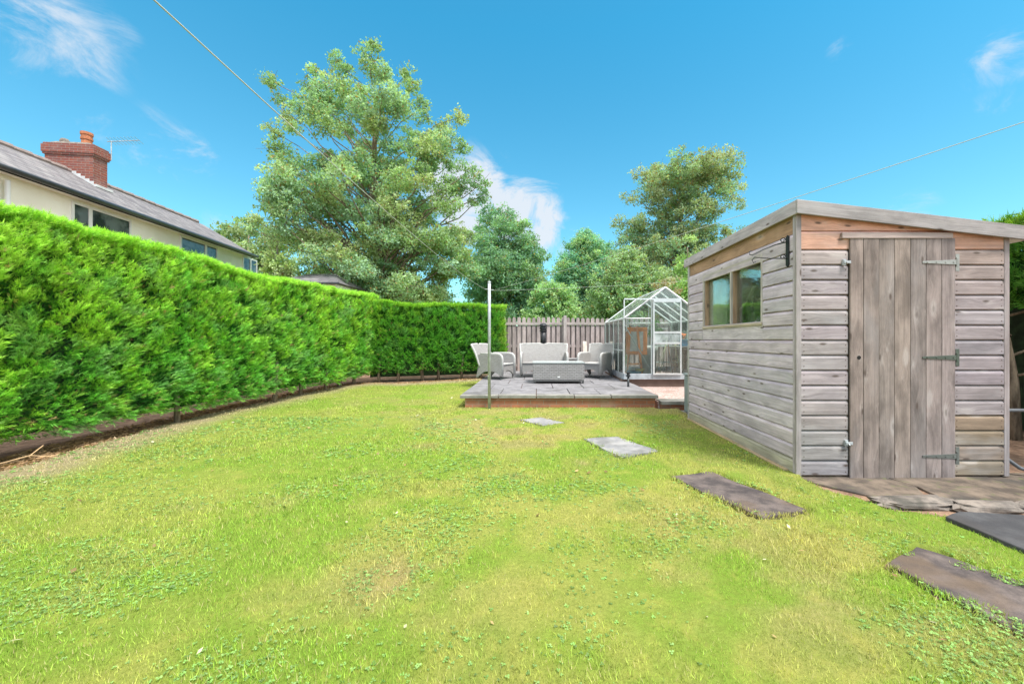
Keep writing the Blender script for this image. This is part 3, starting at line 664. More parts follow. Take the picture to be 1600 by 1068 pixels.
    hz = (VY - 558) / 177 + 1.2; hx = (1336 - VX) / 177; h = MB(); h.tube([(hx, SY0 - .0395, hz), (hx, SY0 - .0385, hz)], .017, 20); B(h, 'latch_hole', simple('hole_dark', (.008, .007, .006), .9), parent=door)
    # window
    xo = SX0 - .022
    wf = MB(); c = (.50, .45, .43); br = (.46, .30, .20); ym = 4.62; xi = SX0 + .001
    wf.box(xo, SX0, WY0 - .032, WY0, WZ0 - .03, WZ1 + .01, 2, c); wf.box(xo, SX0, WY1, WY1 + .032, WZ0 - .03, WZ1 + .01, 2, c)
    wf.box(xo, SX0, WY0, WY1, WZ1 - .018, WZ1 + .01, 1, c); wf.box(xo + .001, SX0, ym - .016, ym + .016, WZ0, WZ1 - .018, 2, c)
    wf.box(xi, SX0 + .075, ym - .022, ym + .020, WZ0, WZ1 - .018, 2, br); wf.box(xi, SX0 + .075, WY1 - .012, WY1 + .028, WZ0, WZ1, 2, br); wf.box(xi, SX0 + .075, WY0 - .028, WY0 + .012, WZ0, WZ1, 2, br)
    wf.box(xi, SX0 + .075, WY0 + .013, WY1 - .013, WZ1 - .017, WZ1 + .03, 1, br)
    win = B(wf, 'window', M['raw'], bevel=.002)
    si = MB(); si.hexa([(xo - .012, WY0 - .032, WZ0 - .035), (SX0 + .08, WY0 - .032, WZ0 - .035), (xo - .012, WY1 + .032, WZ0 - .035), (SX0 + .08, WY1 + .032, WZ0 - .035), (xo - .012, WY0 - .032, WZ0 - .008), (SX0 + .08, WY0 - .032, WZ0 + .0), (xo - .012, WY1 + .032, WZ0 - .008), (SX0 + .08, WY1 + .032, WZ0)], 1, (.50, .42, .34))
    B(si, 'sill', M['raw'], parent=win, bevel=.003)
    for a, b_ in ((WY0 + .013, ym - .023), (ym + .021, WY1 - .013)):
        g = MB(); g.box(SX0 + .040, SX0 + .044, a, b_, WZ0 + .001, WZ1 - .019); B(g, 'pane', M['shedglass'], parent=win)
    return t
def smoothstep(x, a, b): t = max(0, min(1, (x - a) / (b - a))); return t * t * (3 - 2 * t)
shed()
# things inside the shed, seen through the window
cu = MB(); n = 40
pts = [(2.385 + .03 * math.sin(i * 1.1), 4.93 + i * .012) for i in range(n)]
for (a, b), (c, d) in zip(pts[:-1], pts[1:]): cu.face([(a, b, 1.35), (c, d, 1.35), (c, d, 2.12), (a, b, 2.12)], [(0, 0)] * 4, (1, 1, 1))
o = cu.build('curtain', simple('white_net', (.9, .9, .82), .8)); s_ = o.modifiers.new('thick', 'SOLIDIFY'); s_.thickness = .004; tag(o, 'pale curtain hanging inside the far pane of the shed window', 'curtain')
hs = MB(); hs.tube([(2.38, 4.88, 1.42), (2.38, 4.66, 1.52), (2.38, 4.45, 1.64), (2.38, 4.30, 1.78)], .012, 8); tag(hs.build('tool_handle', simple('pale_plastic', (.62, .62, .5), .5)), 'pale tool handle leaning inside the shed window', 'tool')
hs = MB(); pp = [(2.42, 4.85 + .16 * math.cos(a), 1.45 + .16 * math.sin(a)) for a in np.linspace(-.3, PI + .3, 16)]; hs.tube(pp, .012, 8); tag(hs.build('hose_loop', simple('grey_hose', (.55, .62, .62), .5)), 'curved loop of grey hose behind the far pane of the shed window', 'hose')
wb = MB(); wb.box(2.33, 2.75, 4.0, 5.5, 1.33, 1.36, 1, (.4, .3, .2)); wb.box(2.35, 2.40, 4.02, 4.07, .035, 1.33, 2, (.4, .3, .2)); wb.box(2.68, 2.73, 4.02, 4.07, .035, 1.33, 2, (.4, .3, .2)); wb.box(2.35, 2.40, 5.4, 5.45, .035, 1.33, 2, (.4, .3, .2)); wb.box(2.68, 2.73, 5.4, 5.45, .035, 1.33, 2, (.4, .3, .2))
tag(wb.build('workbench', M['raw']), 'wooden workbench inside the shed under its window', 'bench')
for i, (yy, r, tx) in enumerate([(4.20, .045, 'larger round grey jar on the bench inside the shed window'), (4.09, .038, 'smaller round grey jar on the bench inside the shed window')]):
    j = MB(); j.lathe(2.385, yy, [(r * .7, 1.361), (r, 1.375), (r, 1.40), (r * .75, 1.43), (r * .5, 1.45), (.002, 1.455)], 16); tag(j.build('jar', simple('grey_jar', (.30, .28, .30), .4), smooth=True), tx, 'jar')

# hanging basket bracket
def bracket():
    t = empty('basket_bracket', (2.275, 3.56, 2.0), 0, 'black wrought iron hanging basket bracket on the shed side near its corner', 'bracket')
    b = MB(); x = .0
    b.prism([(-.02, -.125), (0, -.145), (.02, -.125), (.02, .125), (0, .145), (-.02, .125)], -.008, .004, 0); b.build('back_plate', M['black'], t, bevel=.001)
    a = MB(); a.tube([(-.006, 0, .085), (-.12, 0, .055), (-.22, 0, .015), (-.32, 0, -.035), (-.345, 0, -.03), (-.35, 0, -.008), (-.33, 0, .004)], .0055, 8); a.build('top_arm', M['black'], t)
    a = MB(); a.tube([(-.006, 0, -.065), (-.16, 0, -.066), (-.30, 0, -.055), (-.325, 0, -.08), (-.31, 0, -.105), (-.29, 0, -.095)], .005, 8); a.build('lower_arm', M['black'], t)
    for z0, sg in ((.085, 1), (-.065, 1)):
        s = MB(); pp = []
        for i in range(18): an = i * .42; r = .026 - i * .001; pp.append((-.045 + r * math.cos(an), 0, z0 + .012 + r * math.sin(an) * sg))
        s.tube(pp, .004, 6); s.build('scroll', M['black'], t)
bracket()

# ------------------------------------------------------------------ conifer hedges
def conifer_sprays(P, D, Lh, C, name, mat, parent=None, width=.55):
    """P positions, D directions, Lh lengths. Each spray: a flat frond of thin pointed leaflets."""
    n = len(P); D = unit(D); r = unit(RNG.normal(size=(n, 3))); S = unit(np.cross(D, r)); Nn = np.cross(S, D)
    tmpl = [(0, 1.0, 0, .0)]   # (base t, tip t, side, )
    tris = []
    tris.append(((-.035, .40), (.035, .40), (0, 1.05)))
    for t0, ln in ((.05, .40), (.22, .44), (.40, .40), (.58, .32)):
        for sg in (-1, 1):
            tx, ty = sg * ln * .50, t0 + ln * .95
            tris.append(((sg * .0, t0 - .03), (sg * .02, t0 + .12), (tx, ty)))
    T = np.array(tris)   # k,3,2
    k = len(T); V = np.empty((n, k, 3, 3), np.float32)
    jit = RNG.uniform(.75, 1.25, (n, k, 1)); droop = RNG.uniform(-.25, .1, (n, k))
    sx = T[None, :, :, 0] * jit; ty = T[None, :, :, 1] * np.where(np.arange(3) == 2, jit, 1)
    V[:] = P[:, None, None, :] + Lh[:, None, None, None] * (sx[..., None] * S[:, None, None, :] + ty[..., None] * D[:, None, None, :])
    V[:, :, 2, :] += (Lh[:, None] * droop)[..., None] * Nn[:, None, :]
    CC = np.empty((n, k, 3, 3), np.float32); CC[:] = C[:, None, None, :]; CC[:, :, 2, :] *= 1.22; CC[:, :, :2, :] *= .86
    V = V.reshape(-1, 3); return np_mesh(name, V, np.arange(len(V)).reshape(-1, 3), CC.reshape(-1, 3), mat, parent, 3)

YG, MG, DG, BGr = np.array([.29, .49, .05]), np.array([.13, .37, .05]), np.array([.018, .15, .02]), np.array([.30, .22, .10])
def hedge(name, A, B, top, label, dens, L0, topw=.9, zlow=.16, bright=1.0, yellow=0.0, endcap=False, inward=None, lenf=lambda y: 1.0, core=True):
    """hedge whose visible face runs from A to B; inward = unit vector pointing into the hedge"""
    t = empty(name, (A[0], A[1], 0), 0, label, 'hedge'); A3 = np.array([*A, 0.]); d = np.array([B[0] - A[0], B[1] - A[1], 0.]); Ln = np.linalg.norm(d); d /= Ln
    inn = np.array([-d[1], d[0], 0]) if inward is None else np.array([*inward, 0.]); outw = -inn
    def lump(s, z): return (fbm(s * 1.1, z * 1.0, 61, 3) - .5) * .18 + (fbm(s * 11, z * 8.0, 71, 2) - .5) * .13
    def topz(s): return top + (fbm(s * .8, s * 0 + 2, 33, 3) - .5) * .12 - .02 - (.13 * np.exp(-((A[1] + d[1] * s - 7.4) / 2.6) ** 2) if inward[0] == -1 else 0)
    P = []; D = []; C = []; LL = []
    # face
    n = int(Ln * top * dens); s = RNG.random(n) * Ln; yy = A[1] + d[1] * s
    if abs(d[1]) > .7: keep = RNG.random(n) < np.clip(5.5 / np.maximum(yy, 2.5), .35, 1); s = s[keep]; yy = yy[keep]; n = len(s)
    z = zlow + RNG.random(n) ** .95 * (top - zlow); rim = RNG.random(n) < .12; z = np.where(rim, top - .34 * RNG.random(n), z)
    lowcut = zlow + .16 * (fbm(s * 2.2, s * 0, 12, 3) - .35) ; kk = z > lowcut; s, z, yy, rim = s[kk], z[kk], yy[kk], rim[kk]; n = len(s)
    tz = topz(s); z = z * tz / top
    clump = fbm(s * 11, z * 8.0, 71, 2); back = (RNG.random(n) < .42) | rim
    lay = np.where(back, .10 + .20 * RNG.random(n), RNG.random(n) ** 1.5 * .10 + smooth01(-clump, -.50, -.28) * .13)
    kk = back | (RNG.random(n) < .25 + .75 * smooth01(clump, .30, .5)); s, z, yy, tz, lay, clump, back = [q[kk] for q in (s, z, yy, tz, lay, clump, back)]; n = len(s)
    under = (1 - smooth01(z, .1, .5)) * .08
    topr = smooth01(z / tz, .9, 1.0) * .12
    offo = lump(s, z) - lay - under - topr
    P.append(A3 + d * s[:, None] + outw * offo[:, None] + np.array([0, 0, 1.]) * z[:, None])
    sw = (fbm(s * 1.6, z * 1.6, 81, 3) - .5) * 1.6
    up = .55 + .75 * smooth01(z / top, .3, 1) ; DD = outw * RNG.uniform(.3, .9, n)[:, None] + np.array([0, 0, 1.]) * (up * RNG.uniform(.3, 1.3, n))[:, None] + d * (sw + RNG.normal(0, .45, n))[:, None]
    low = (1 - smooth01(z, .1, .7)); DD[:, 2] -= low * .55; D.append(DD)
    cn = fbm(s * 2.6, z * .7, 44, 4); cn2 = fbm(s * 13, z * 9, 48, 2)
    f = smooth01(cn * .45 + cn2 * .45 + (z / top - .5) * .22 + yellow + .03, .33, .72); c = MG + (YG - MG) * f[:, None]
    dk = smooth01(lay, .07, .2); c = c + (DG - c) * (dk * .9)[:, None]  # deeper sprays coloured darker: shade of the gaps put into the foliage colour
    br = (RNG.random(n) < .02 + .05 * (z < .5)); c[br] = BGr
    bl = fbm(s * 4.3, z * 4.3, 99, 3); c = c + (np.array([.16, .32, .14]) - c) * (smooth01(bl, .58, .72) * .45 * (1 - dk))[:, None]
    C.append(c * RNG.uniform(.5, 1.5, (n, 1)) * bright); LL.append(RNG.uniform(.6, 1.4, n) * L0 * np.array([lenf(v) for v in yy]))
    # top
    n = int(Ln * topw * dens * .8); s = RNG.random(n) * Ln; yy = A[1] + d[1] * s; q = RNG.random(n) ** 1.5 * topw
    z = topz(s) - .03 + (fbm(s * 5, q * 5, 17, 3) - .5) * .14 - .05 * RNG.random(n)
    P.append(A3 + d * s[:, None] + inn * (q + .02)[:, None] + np.array([0, 0, 1.]) * z[:, None])
    D.append(np.array([0, 0, 1.]) * 1.0 + RNG.normal(0, .33, (n, 3)) + d * .25 + outw * .2)
    c = MG + (YG * 1.12 - MG) * smooth01(RNG.random(n) * .5 + .45, .2, .8)[:, None]; C.append(c * RNG.uniform(.8, 1.25, (n, 1)) * bright); LL.append(RNG.uniform(.6, 1.2, n) * L0 * np.array([lenf(v) for v in yy]))
    if endcap:
        n = int(topw * top * dens); q = RNG.random(n) * topw; z = zlow + RNG.random(n) * (top - zlow); o = .04 + (fbm(q * 3, z * 3, 23, 3) - .5) * .2 - RNG.random(n) ** 1.5 * .25
        P.append(A3 + d * (Ln + o)[:, None] + inn * q[:, None] + np.array([0, 0, 1.]) * z[:, None]); D.append(d * .6 + np.array([0, 0, .6]) + RNG.normal(0, .4, (n, 3)))
        c = MG + (YG - MG) * (smooth01(fbm(q * 4, z * 4, 3, 3) + (z / top - .5) * .3, .35, .7))[:, None]; C.append(c * RNG.uniform(.6, 1.2, (n, 1)) * bright); LL.append(RNG.uniform(.7, 1.3, n) * L0)
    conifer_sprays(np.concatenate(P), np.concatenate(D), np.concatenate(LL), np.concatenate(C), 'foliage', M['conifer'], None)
    fo = col.objects[-1] if False else bpy.data.objects[[o.name for o in bpy.data.objects if o.name.startswith('foliage')][-1]]
    return t, A3, d, inn, Ln, fo
def finish_hedge(h, top, trunks, topw, core_low=.35, seed=1):
    t, A3, d, inn, Ln, fo = h; fo.parent = t; fo.location = (-A3[0], -A3[1], 0)
    b = MB(); q0, q1 = .32, topw - .1
    c0 = [tuple(A3 + d * s + inn * q + np.array([0, 0, z - (.12 if (z > 1 and inn[0] < -.9) else 0)]) - A3) for z in (core_low, top - .15) for q in (q0, q1) for s in (0.1, Ln - .16)]
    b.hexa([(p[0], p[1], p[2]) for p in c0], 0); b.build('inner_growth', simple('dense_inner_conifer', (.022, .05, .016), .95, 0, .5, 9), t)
    r = random.Random(seed)
    for s in trunks:
        k = MB(); p = A3 + d * s + inn * r.uniform(.18, .3) - A3; h_ = r.uniform(.03, .05)
        k.tube([(p[0], p[1], -.03), (p[0] + r.uniform(-.03, .03), p[1], .25), (p[0] + r.uniform(-.05, .05), p[1] + .03, .8)], [h_ * 1.3, h_, h_ * .8], 8); k.build('trunk', M['bark'], t, smooth=True)
LH_A, LH_B = (-5.22, -.6), (-4.60, 11.5)
h1 = hedge('left_conifer_hedge' if False else 'conifer_hedge', LH_A, LH_B, 2.50, 'long bright green clipped conifer hedge running down the left of the lawn', 5200, .080, 1.0, zlow=.19, inward=(-1, .05), lenf=lambda y: 1 if y < 5 else min(1.5, .75 + y / 20), bright=1.3, yellow=.03)
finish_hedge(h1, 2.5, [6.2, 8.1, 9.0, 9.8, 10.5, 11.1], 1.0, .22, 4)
BH_A, BH_B = (-4.75, 10.95), (-1.0, 12.35)
h2 = hedge('conifer_hedge', BH_A, BH_B, 2.27, 'darker green clipped conifer hedge across the back, ending beside the picket fence', 3200, .105, .95, zlow=.24, inward=(-.35, .937), bright=1.15, yellow=-.10, endcap=True)
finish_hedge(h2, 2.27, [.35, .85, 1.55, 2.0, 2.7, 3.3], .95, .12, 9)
# right hedge behind the shed
h3 = hedge('conifer_hedge', (5.45, 13.0), (5.45, 2.6), 2.55, 'tall dark conifer hedge with bare lower trunks to the right of the shed', 900, .17, 1.2, zlow=1.55, inward=(1, 0), bright=.75, yellow=-.05)
t3 = h3[0]; h3[5].parent = t3; h3[5].location = (-5.45, -13.0, 0)
for i in range(11):
    k = MB(); y = 12.2 - i * .82 - 13.0; r = random.Random(i); x = r.uniform(.3, .5)
    k.tube([(x, y, -.03), (x + r.uniform(-.05, .05), y, .7), (x - .08, y + .05, 1.4), (x - .12, y + .02, 2.2)], [.075, .055, .045, .025], 10)
    for q in range(6):
        z = .5 + q * .25; a = r.uniform(0, 6.28); k.tube([(x - .04, y, z), (x - .04 + math.cos(a) * .3, y + math.sin(a) * .3, z + .1), (x - .04 + math.cos(a) * .45, y + math.sin(a) * .45, z + .22)], [.018, .012, .006], 6)
    k.build('trunk', M['bark'], t3, smooth=True)
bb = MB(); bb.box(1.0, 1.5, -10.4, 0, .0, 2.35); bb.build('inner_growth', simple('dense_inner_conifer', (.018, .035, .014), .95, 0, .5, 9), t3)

# ------------------------------------------------------------------ trees
def limb_tube(b, p0, p1, r0, r1, rr, n=5, sag=.1):
    p0 = np.array(p0, float); p1 = np.array(p1, float); L_ = np.linalg.norm(p1 - p0); pts = []
    for i in range(n + 1):
        t = i / n; p = p0 * (1 - t) + p1 * t; p = p + np.array([rr.uniform(-1, 1), rr.uniform(-1, 1), rr.uniform(-1, 1)]) * L_ * .035 * (0 < i < n); p[2] += math.sin(t * PI) * L_ * sag * .5; pts.append(tuple(p))
    b.tube(pts, [r0 + (r1 - r0) * i / n for i in range(n + 1)], 6, cap=False); return pts
def tree(label, base, prof, n_cl, cr, lsize, leaves, cols, group=None, depth=.8, extra=(), trunk_r=.25, seed=1, name='tree', hollow=.5, brown=.06, zbase=-.05, lean=0.0, cat='tree', inner=.35):
    """prof: list of (z, xmin, xmax) relative to base x. n_cl clusters; leaves per cluster"""
    rr = random.Random(seed); rg = np.random.default_rng(seed)
    t = empty(name, (base[0], base[1], 0), 0, label, cat, group)
    zs = [p[0] for p in prof]
    def at(z):
        z = min(max(z, zs[0]), zs[-1])
        for a, b in zip(prof[:-1], prof[1:]):
            if a[0] <= z <= b[0]:
                k = (z - a[0]) / (b[0] - a[0]); return a[1] + (b[1] - a[1]) * k, a[2] + (b[2] - a[2]) * k
        return prof[-1][1:]
    thin = zs[0] + (zs[-1] - zs[0]) * .45; cl = []; tries = 0; wts = [max(.3, at(z)[1] - at(z)[0]) for z in np.linspace(zs[0], zs[-1], 60)]; wm = max(wts)
    while len(cl) < n_cl and tries < n_cl * 60:
        tries += 1; z = rr.uniform(zs[0], zs[-1]); x0, x1 = at(z); wd = x1 - x0
        if rr.random() > (wd / wm) ** 1.3 + .05: continue
        if hollow == .5 and z > thin and rr.random() < .3 + .3 * (z - thin) / (zs[-1] - thin): continue
        a = rr.uniform(0, 2 * PI); rad = (rr.random() ** hollow); x = (x0 + x1) / 2 + math.cos(a) * rad * max(.05, wd / 2 - cr * .6); y = math.sin(a) * rad * max(.05, wd / 2 * depth - cr * .5)
        if any((x - c[0]) ** 2 + (y - c[1]) ** 2 + (z - c[2]) ** 2 < (cr * .45) ** 2 for c in cl): continue
        cl.append((x, y, z, cr * rr.uniform(.6, 1.25), rad))
    for e in extra: cl.append((e[0], e[1], e[2], e[3], 1))
    # trunk and limbs
    b = MB(); top = zs[-1]; ax = lambda z: ((at(z)[0] + at(z)[1]) / 2) * smoothstep(z, 0, top) * .8
    th = top * .90; tp = [(ax(z), rr.uniform(-.06, .06) * top * .1, z) for z in np.linspace(0, th, 9)]; tp[0] = (0, 0, zbase)
    b.tube(tp, [trunk_r * (1.25 if i == 0 else 1) * (1 - .9 * i / 8) + .012 for i in range(9)], 10)
    order = sorted(cl, key=lambda c: c[2])
    for c in order:
        if rr.random() < .5 and c[4] < 1: continue
        d = math.hypot(c[0] - ax(c[2]), c[1]); z0 = max(zs[0] * .6, c[2] - d * rr.uniform(.55, 1.0) - .3); z0 = min(z0, th * .97)
        p0 = (ax(z0), 0, z0); f = max(.15, 1 - z0 / top)
        limb_tube(b, p0, c[:3], max(.012, trunk_r * .26 * f), .010, rr, 5, .12)
        for q in range(3): limb_tube(b, c[:3], (c[0] + rr.uniform(-1, 1) * c[3], c[1] + rr.uniform(-1, 1) * c[3], c[2] + rr.uniform(-.5, 1) * c[3]), .010, .004, rr, 2, 0)
    b.build('trunk', M['bark'], t, smooth=True)
    # leaves: sub-tufts inside each cluster
    P = []; C = []; cols = [np.array(c) for c in cols]
    for (x, y, z, r, rad) in cl:
        nl = max(90, int(leaves * (r / cr) ** 2)); nsub = max(4, int(nl / 22)); 
        sd = unit(rg.normal(size=(nsub, 3))) * (rg.random((nsub, 1)) ** .45) * np.array([1, 1, .72]) * r
        si = rg.integers(0, nsub, nl); o = sd[si] + rg.normal(0, .055 * r + lsize * .62, (nl, 3)) * np.array([1, 1, .7])
        P.append(np.array([x, y, z]) + o)
        base_c = cols[rg.integers(0, len(cols))] * np.array([.98, 1.10, 1.25]); tn = (.72 + .56 * rg.random((nsub, 1)))[si]
        c = base_c * tn * rg.uniform(.8, 1.2, (nl, 1)); bn = rg.random(nl) < brown; c[bn] = np.array([.36, .26, .11]) * rg.uniform(.6, 1.2, (bn.sum(), 1)); C.append(c)
    P = np.concatenate(P); C = np.concatenate(C); n = len(P); ls = lsize * rg.uniform(.6, 1.35, n)
    a = unit(rg.normal(size=(n, 3)) + np.array([0, 0, -.35])); u = unit(np.cross(a, unit(rg.normal(size=(n, 3)) + np.array([0, 0, 1.2]))))
    nn = np.cross(a, u); h = ls[:, None] / 2
    V = np.stack([P - a * h, P + u * h * .62 + nn * h * .15, P + a * h, P - u * h * .62 + nn * h * .15], 1).reshape(-1, 3)
    np_mesh('crown', V, np.arange(n * 4).reshape(-1, 4), np.repeat(C, 4, 0), M['leaf'], t); return t

def PX(x, y, Y): s = FPX / Y; return ((x - VX) / s, 1.2 + (VY - y) / s)     # measured outlines -> metres at distance Y
def prof_px(rows, Y, bx): return sorted([(PX(0, y, Y)[1], PX(a, 0, Y)[0] - bx, PX(b, 0, Y)[0] - bx) for y, a, b in rows])
def ex_px(rows, Y, bx, seed=1):
    r = random.Random(seed); return [(PX(x, 0, Y)[0] - bx, r.uniform(-.3, .3), PX(0, y + 14, Y)[1], q) for x, y, q in rows]
OL = [(.33, .42, .19), (.38, .47, .24), (.27, .38, .20), (.42, .46, .22), (.34, .45, .27)]
gt = 'trees beyond the garden boundary'
Y = 16.0; bx = PX(590, 0, Y)[0]
T1 = prof_px([(478, 540, 690), (445, 490, 742), (400, 440, 748), (340, 425, 735), (300, 425, 722), (260, 440, 722), (220, 455, 712), (190, 478, 690), (160, 512, 660), (130, 535, 622), (105, 560, 605)], Y, bx)
E1 = ex_px([(432, 120, .42), (440, 145, .45), (452, 165, .5), (455, 188, .45), (490, 95, .35), (488, 125, .5), (425, 190, .4), (430, 215, .6), (585, 62, .35), (578, 80, .5), (592, 100, .5), (715, 172, .45), (690, 185, .5), (735, 262, .5), (750, 275, .45), (752, 290, .35), (720, 282, .5), (708, 268, .5), (740, 300, .3), (640, 110, .4), (648, 130, .4), (400, 330, .4), (408, 305, .4), (396, 345, .3), (530, 85, .4), (522, 110, .5), (545, 105, .4), (660, 150, .45), (415, 280, .4), (725, 215, .4)], Y, bx)
tree('tall broad airy olive green tree rising above the left hedge', (bx, Y), T1, 225, .62, .095, 900, OL, gt, .85, E1, .32, 5, brown=.07)
Y = 27.; bx = PX(795, 0, Y)[0]
DGN = [(.22, .35, .20), (.27, .40, .23), (.18, .31, .18), (.31, .42, .22)]
tree('dark green round tree standing just right of the tallest tree', (bx, Y), prof_px([(500, 745, 850), (470, 722, 858), (420, 718, 860), (380, 722, 850), (350, 735, 828), (330, 745, 800)], Y, bx), 150, .9, .14, 720, DGN, gt, .9, ex_px([(803, 348, .5), (755, 328, .5), (770, 332, .5), (848, 385, .6)], Y, bx), .3, 8, brown=.04)
Y = 30.; bx = PX(915, 0, Y)[0]
BG = [(.23, .42, .28), (.28, .46, .30), (.34, .44, .22), (.22, .37, .22)]
tree('bluish green round tree behind the middle of the fence', (bx, Y), prof_px([(500, 865, 975), (470, 858, 985), (430, 862, 980), (400, 872, 965), (375, 885, 945), (364, 900, 925)], Y, bx), 160, .95, .15, 720, BG, gt, .9, ex_px([(880, 395, .6), (905, 366, .6), (955, 378, .9), (968, 392, .8), (880, 420, .7)], Y, bx), .3, 12, brown=.05)
Y = 24.; bx = PX(1065, 0, Y)[0]
T4c = [(.36, .40, .22), (.31, .38, .20), (.40, .41, .24), (.28, .38, .22)]
tree('tall open crowned olive tree behind the greenhouse', (bx, Y), prof_px([(500, 970, 1130), (440, 975, 1150), (400, 985, 1155), (350, 972, 1150), (320, 975, 1155), (290, 985, 1158), (265, 995, 1155), (252, 1030, 1140)], Y, bx), 200, .82, .12, 620, T4c, gt, .8, ex_px([(1000, 262, .7), (1015, 275, .8), (1060, 275, .8), (1100, 255, .7), (1115, 262, .7), (1145, 265, .7), (1155, 300, .7), (970, 330, .6), (990, 335, .7), (1165, 350, .6), (1160, 365, .7), (1135, 258, .5), (990, 295, .7), (975, 360, .9), (968, 390, .9), (985, 420, .9), (1150, 400, .9), (1150, 430, .9), (1000, 380, .9)], Y, bx), .28, 17, brown=.12, hollow=.6)
Y = 17.; bx = PX(1075, 0, Y)[0]
LG = [(.33, .46, .15), (.28, .42, .12), (.38, .46, .2)]
tree('slender pale yellow green young tree close behind the greenhouse', (bx, Y), prof_px([(500, 1035, 1100), (460, 1040, 1105), (430, 1050, 1100), (400, 1058, 1092), (365, 1066, 1078)], Y, bx), 50, .45, .11, 170, LG, gt, .9, (), .08, 21, name='sapling', brown=.03)
Y = 16.; bx = PX(1045, 0, Y)[0]
tree('low bush with pinkish tips behind the greenhouse ridge', (bx, Y), prof_px([(505, 1005, 1070), (470, 1005, 1072), (445, 1020, 1065), (434, 1030, 1058)], Y, bx), 34, .38, .09, 150, [(.42, .38, .24), (.35, .38, .18), (.45, .33, .22)], gt, .9, (), .06, 23, name='bush', brown=.25, cat='bush')
Y = 22.; bx = PX(965, 0, Y)[0]
tree('spreading mid green tree low behind the fence and greenhouse', (bx, Y), prof_px([(505, 905, 1030), (470, 905, 1060), (445, 915, 1060), (425, 935, 1050), (400, 960, 1030)], Y, bx), 120, .75, .14, 400, [(.33, .42, .21), (.37, .44, .22), (.30, .40, .20)], gt, .8, (), .16, 27)
Y = 19.; bx = PX(845, 0, Y)[0]
tree('yellowish green bush showing over the left part of the fence', (bx, Y), prof_px([(520, 810, 905), (485, 812, 910), (460, 822, 905), (438, 840, 890)], Y, bx), 60, .5, .11, 380, [(.36, .47, .21), (.40, .49, .23), (.31, .45, .2)], gt, .8, (), .1, 31, name='bush', cat='bush', brown=.04)
Y = 24.; bx = PX(385, 0, Y)[0]
tree('pale green tree behind the far end of the long house', (bx, Y), prof_px([(470, 330, 460), (420, 322, 465), (380, 325, 450), (355, 345, 440), (342, 360, 420)], Y, bx), 100, .75, .14, 400, [(.32, .38, .19), (.28, .36, .17), (.35, .39, .2)], gt, .9, (), .2, 35, brown=.04)
Y = 14.; bx = PX(432, 0, Y)[0]
tree('small light yellow shrub above the hedge at the end of the house', (bx, Y), prof_px([(480, 405, 462), (440, 402, 465), (400, 412, 458), (375, 420, 445), (362, 428, 438)], Y, bx), 46, .36, .10, 130, [(.45, .50, .22), (.40, .48, .18), (.5, .52, .3)], gt, .9, (), .06, 39, name='shrub', cat='shrub', brown=.03)

# ------------------------------------------------------------------ picket fence
def fence():
    Yf = 13.1; t = empty('picket_fence', (-1.6, Yf, 0), 0, 'weathered timber picket fence with rounded tops behind the patio furniture', 'fence')
    X0, X1 = 0.0, 9.6; zt = 1.93
    def pick(x, w_, y, top, c):
        b = MB(); h = w_ / 2; p = [(x - h, .05), (x + h, .05), (x + h, top - .05), (x + h * .62, top - .015), (x, top), (x - h * .62, top - .015), (x - h, top - .05)]
        b.prism(p, y, y + .02, 1, c)
        # re-map uv so the grain runs up the board
        b.uv = [(v, u) for u, v in b.uv]
        return b
    def tn(): k = random.uniform(.72, 1.1); return (.48 * k, .395 * k, .38 * k)
    x = X0 + .05
    while x < X1:
        w_ = random.uniform(.105, .12); pick(x, w_, -.02, zt + random.uniform(-.012, .012) + .025 * math.sin(x * .9), tn()).build('picket', M['fence'], t); x += .163
    b = MB(); 
    for z in (1.70, .95, .3): b.box(X0, X1, .0015, .045, z, z + .085, 0, (.44, .37, .35))
    fr = MB(); fr.box(X0, X1, -.045, -.0215, 1.69, 1.765, 0, (.46, .40, .37)); fr.build('front_rail', M['fence'], t)
    b.build('rail', M['fence'], t)
    # staggered infill boards on the far side
    x = X0 + .13
    while x < X1: pick(x, .10, .047, 1.66, tn()).build('infill_board', M['fence'], t) if x < 6.2 else None; x += .163
    for i, x in enumerate(np.arange(.45, X1, 2.05)): 
        p = MB(); p.box(x, x + .1, -.12, -.046, 0, 2.0, 2, (.46, .40, .38)); p.build('post', M['fence'], t, bevel=.004)
fence()

# ------------------------------------------------------------------ washing line
def pole():
    x, y = -.80, 6.70; t = empty('washing_line_post', (x, y, 0), 0, 'tall galvanised steel washing line post in front of the patio', 'post')
    b = MB(); b.tube([(0, 0, -.1), (0, 0, 1.5), (.0, 0, 2.175)], .0255, 20); b.build('pole', M['galv'], t, smooth=True)
    c = MB(); c.lathe(0, 0, [(.0262, 2.16), (.0275, 2.17), (.0275, 2.185), (.014, 2.195), (.002, 2.197)], 20); c.build('cap', M['galv'], t, smooth=True)
    h = MB(); h.tube([(-.075, 0, 2.06), (-.028, 0, 2.06)], .006, 8); h.tube([(.028, 0, 2.045), (.075, 0, 2.045)], .006, 8); h.tube([(-.03, -.0, 2.06), (.03, 0, 2.045)], .009, 8); h.build('hook', M['galv'], t)
pole()
def wire(name, a, b, sag, r, label, mat='line'):
    r = .0022
    a = Vector(a); b = Vector(b); k = MB(); pts = []
    for i in range(41): t = i / 40; p = a.lerp(b, t); p.z -= sag * 4 * t * (1 - t); pts.append(p)
    k.tube(pts, r, 6); tag(k.build(name, M[mat], smooth=True), label, 'washing line')
wire('washing_line', (-.87, 6.70, 2.06), (-1.02, -1.5, 2.25), .15, .0045, 'pale washing line running from the post up over the left of the lawn')
wire('washing_line', (-.72, 6.70, 2.045), (4.5, -1.0, 2.62), .10, .0045, 'pale washing line running from the post to the upper right over the shed')
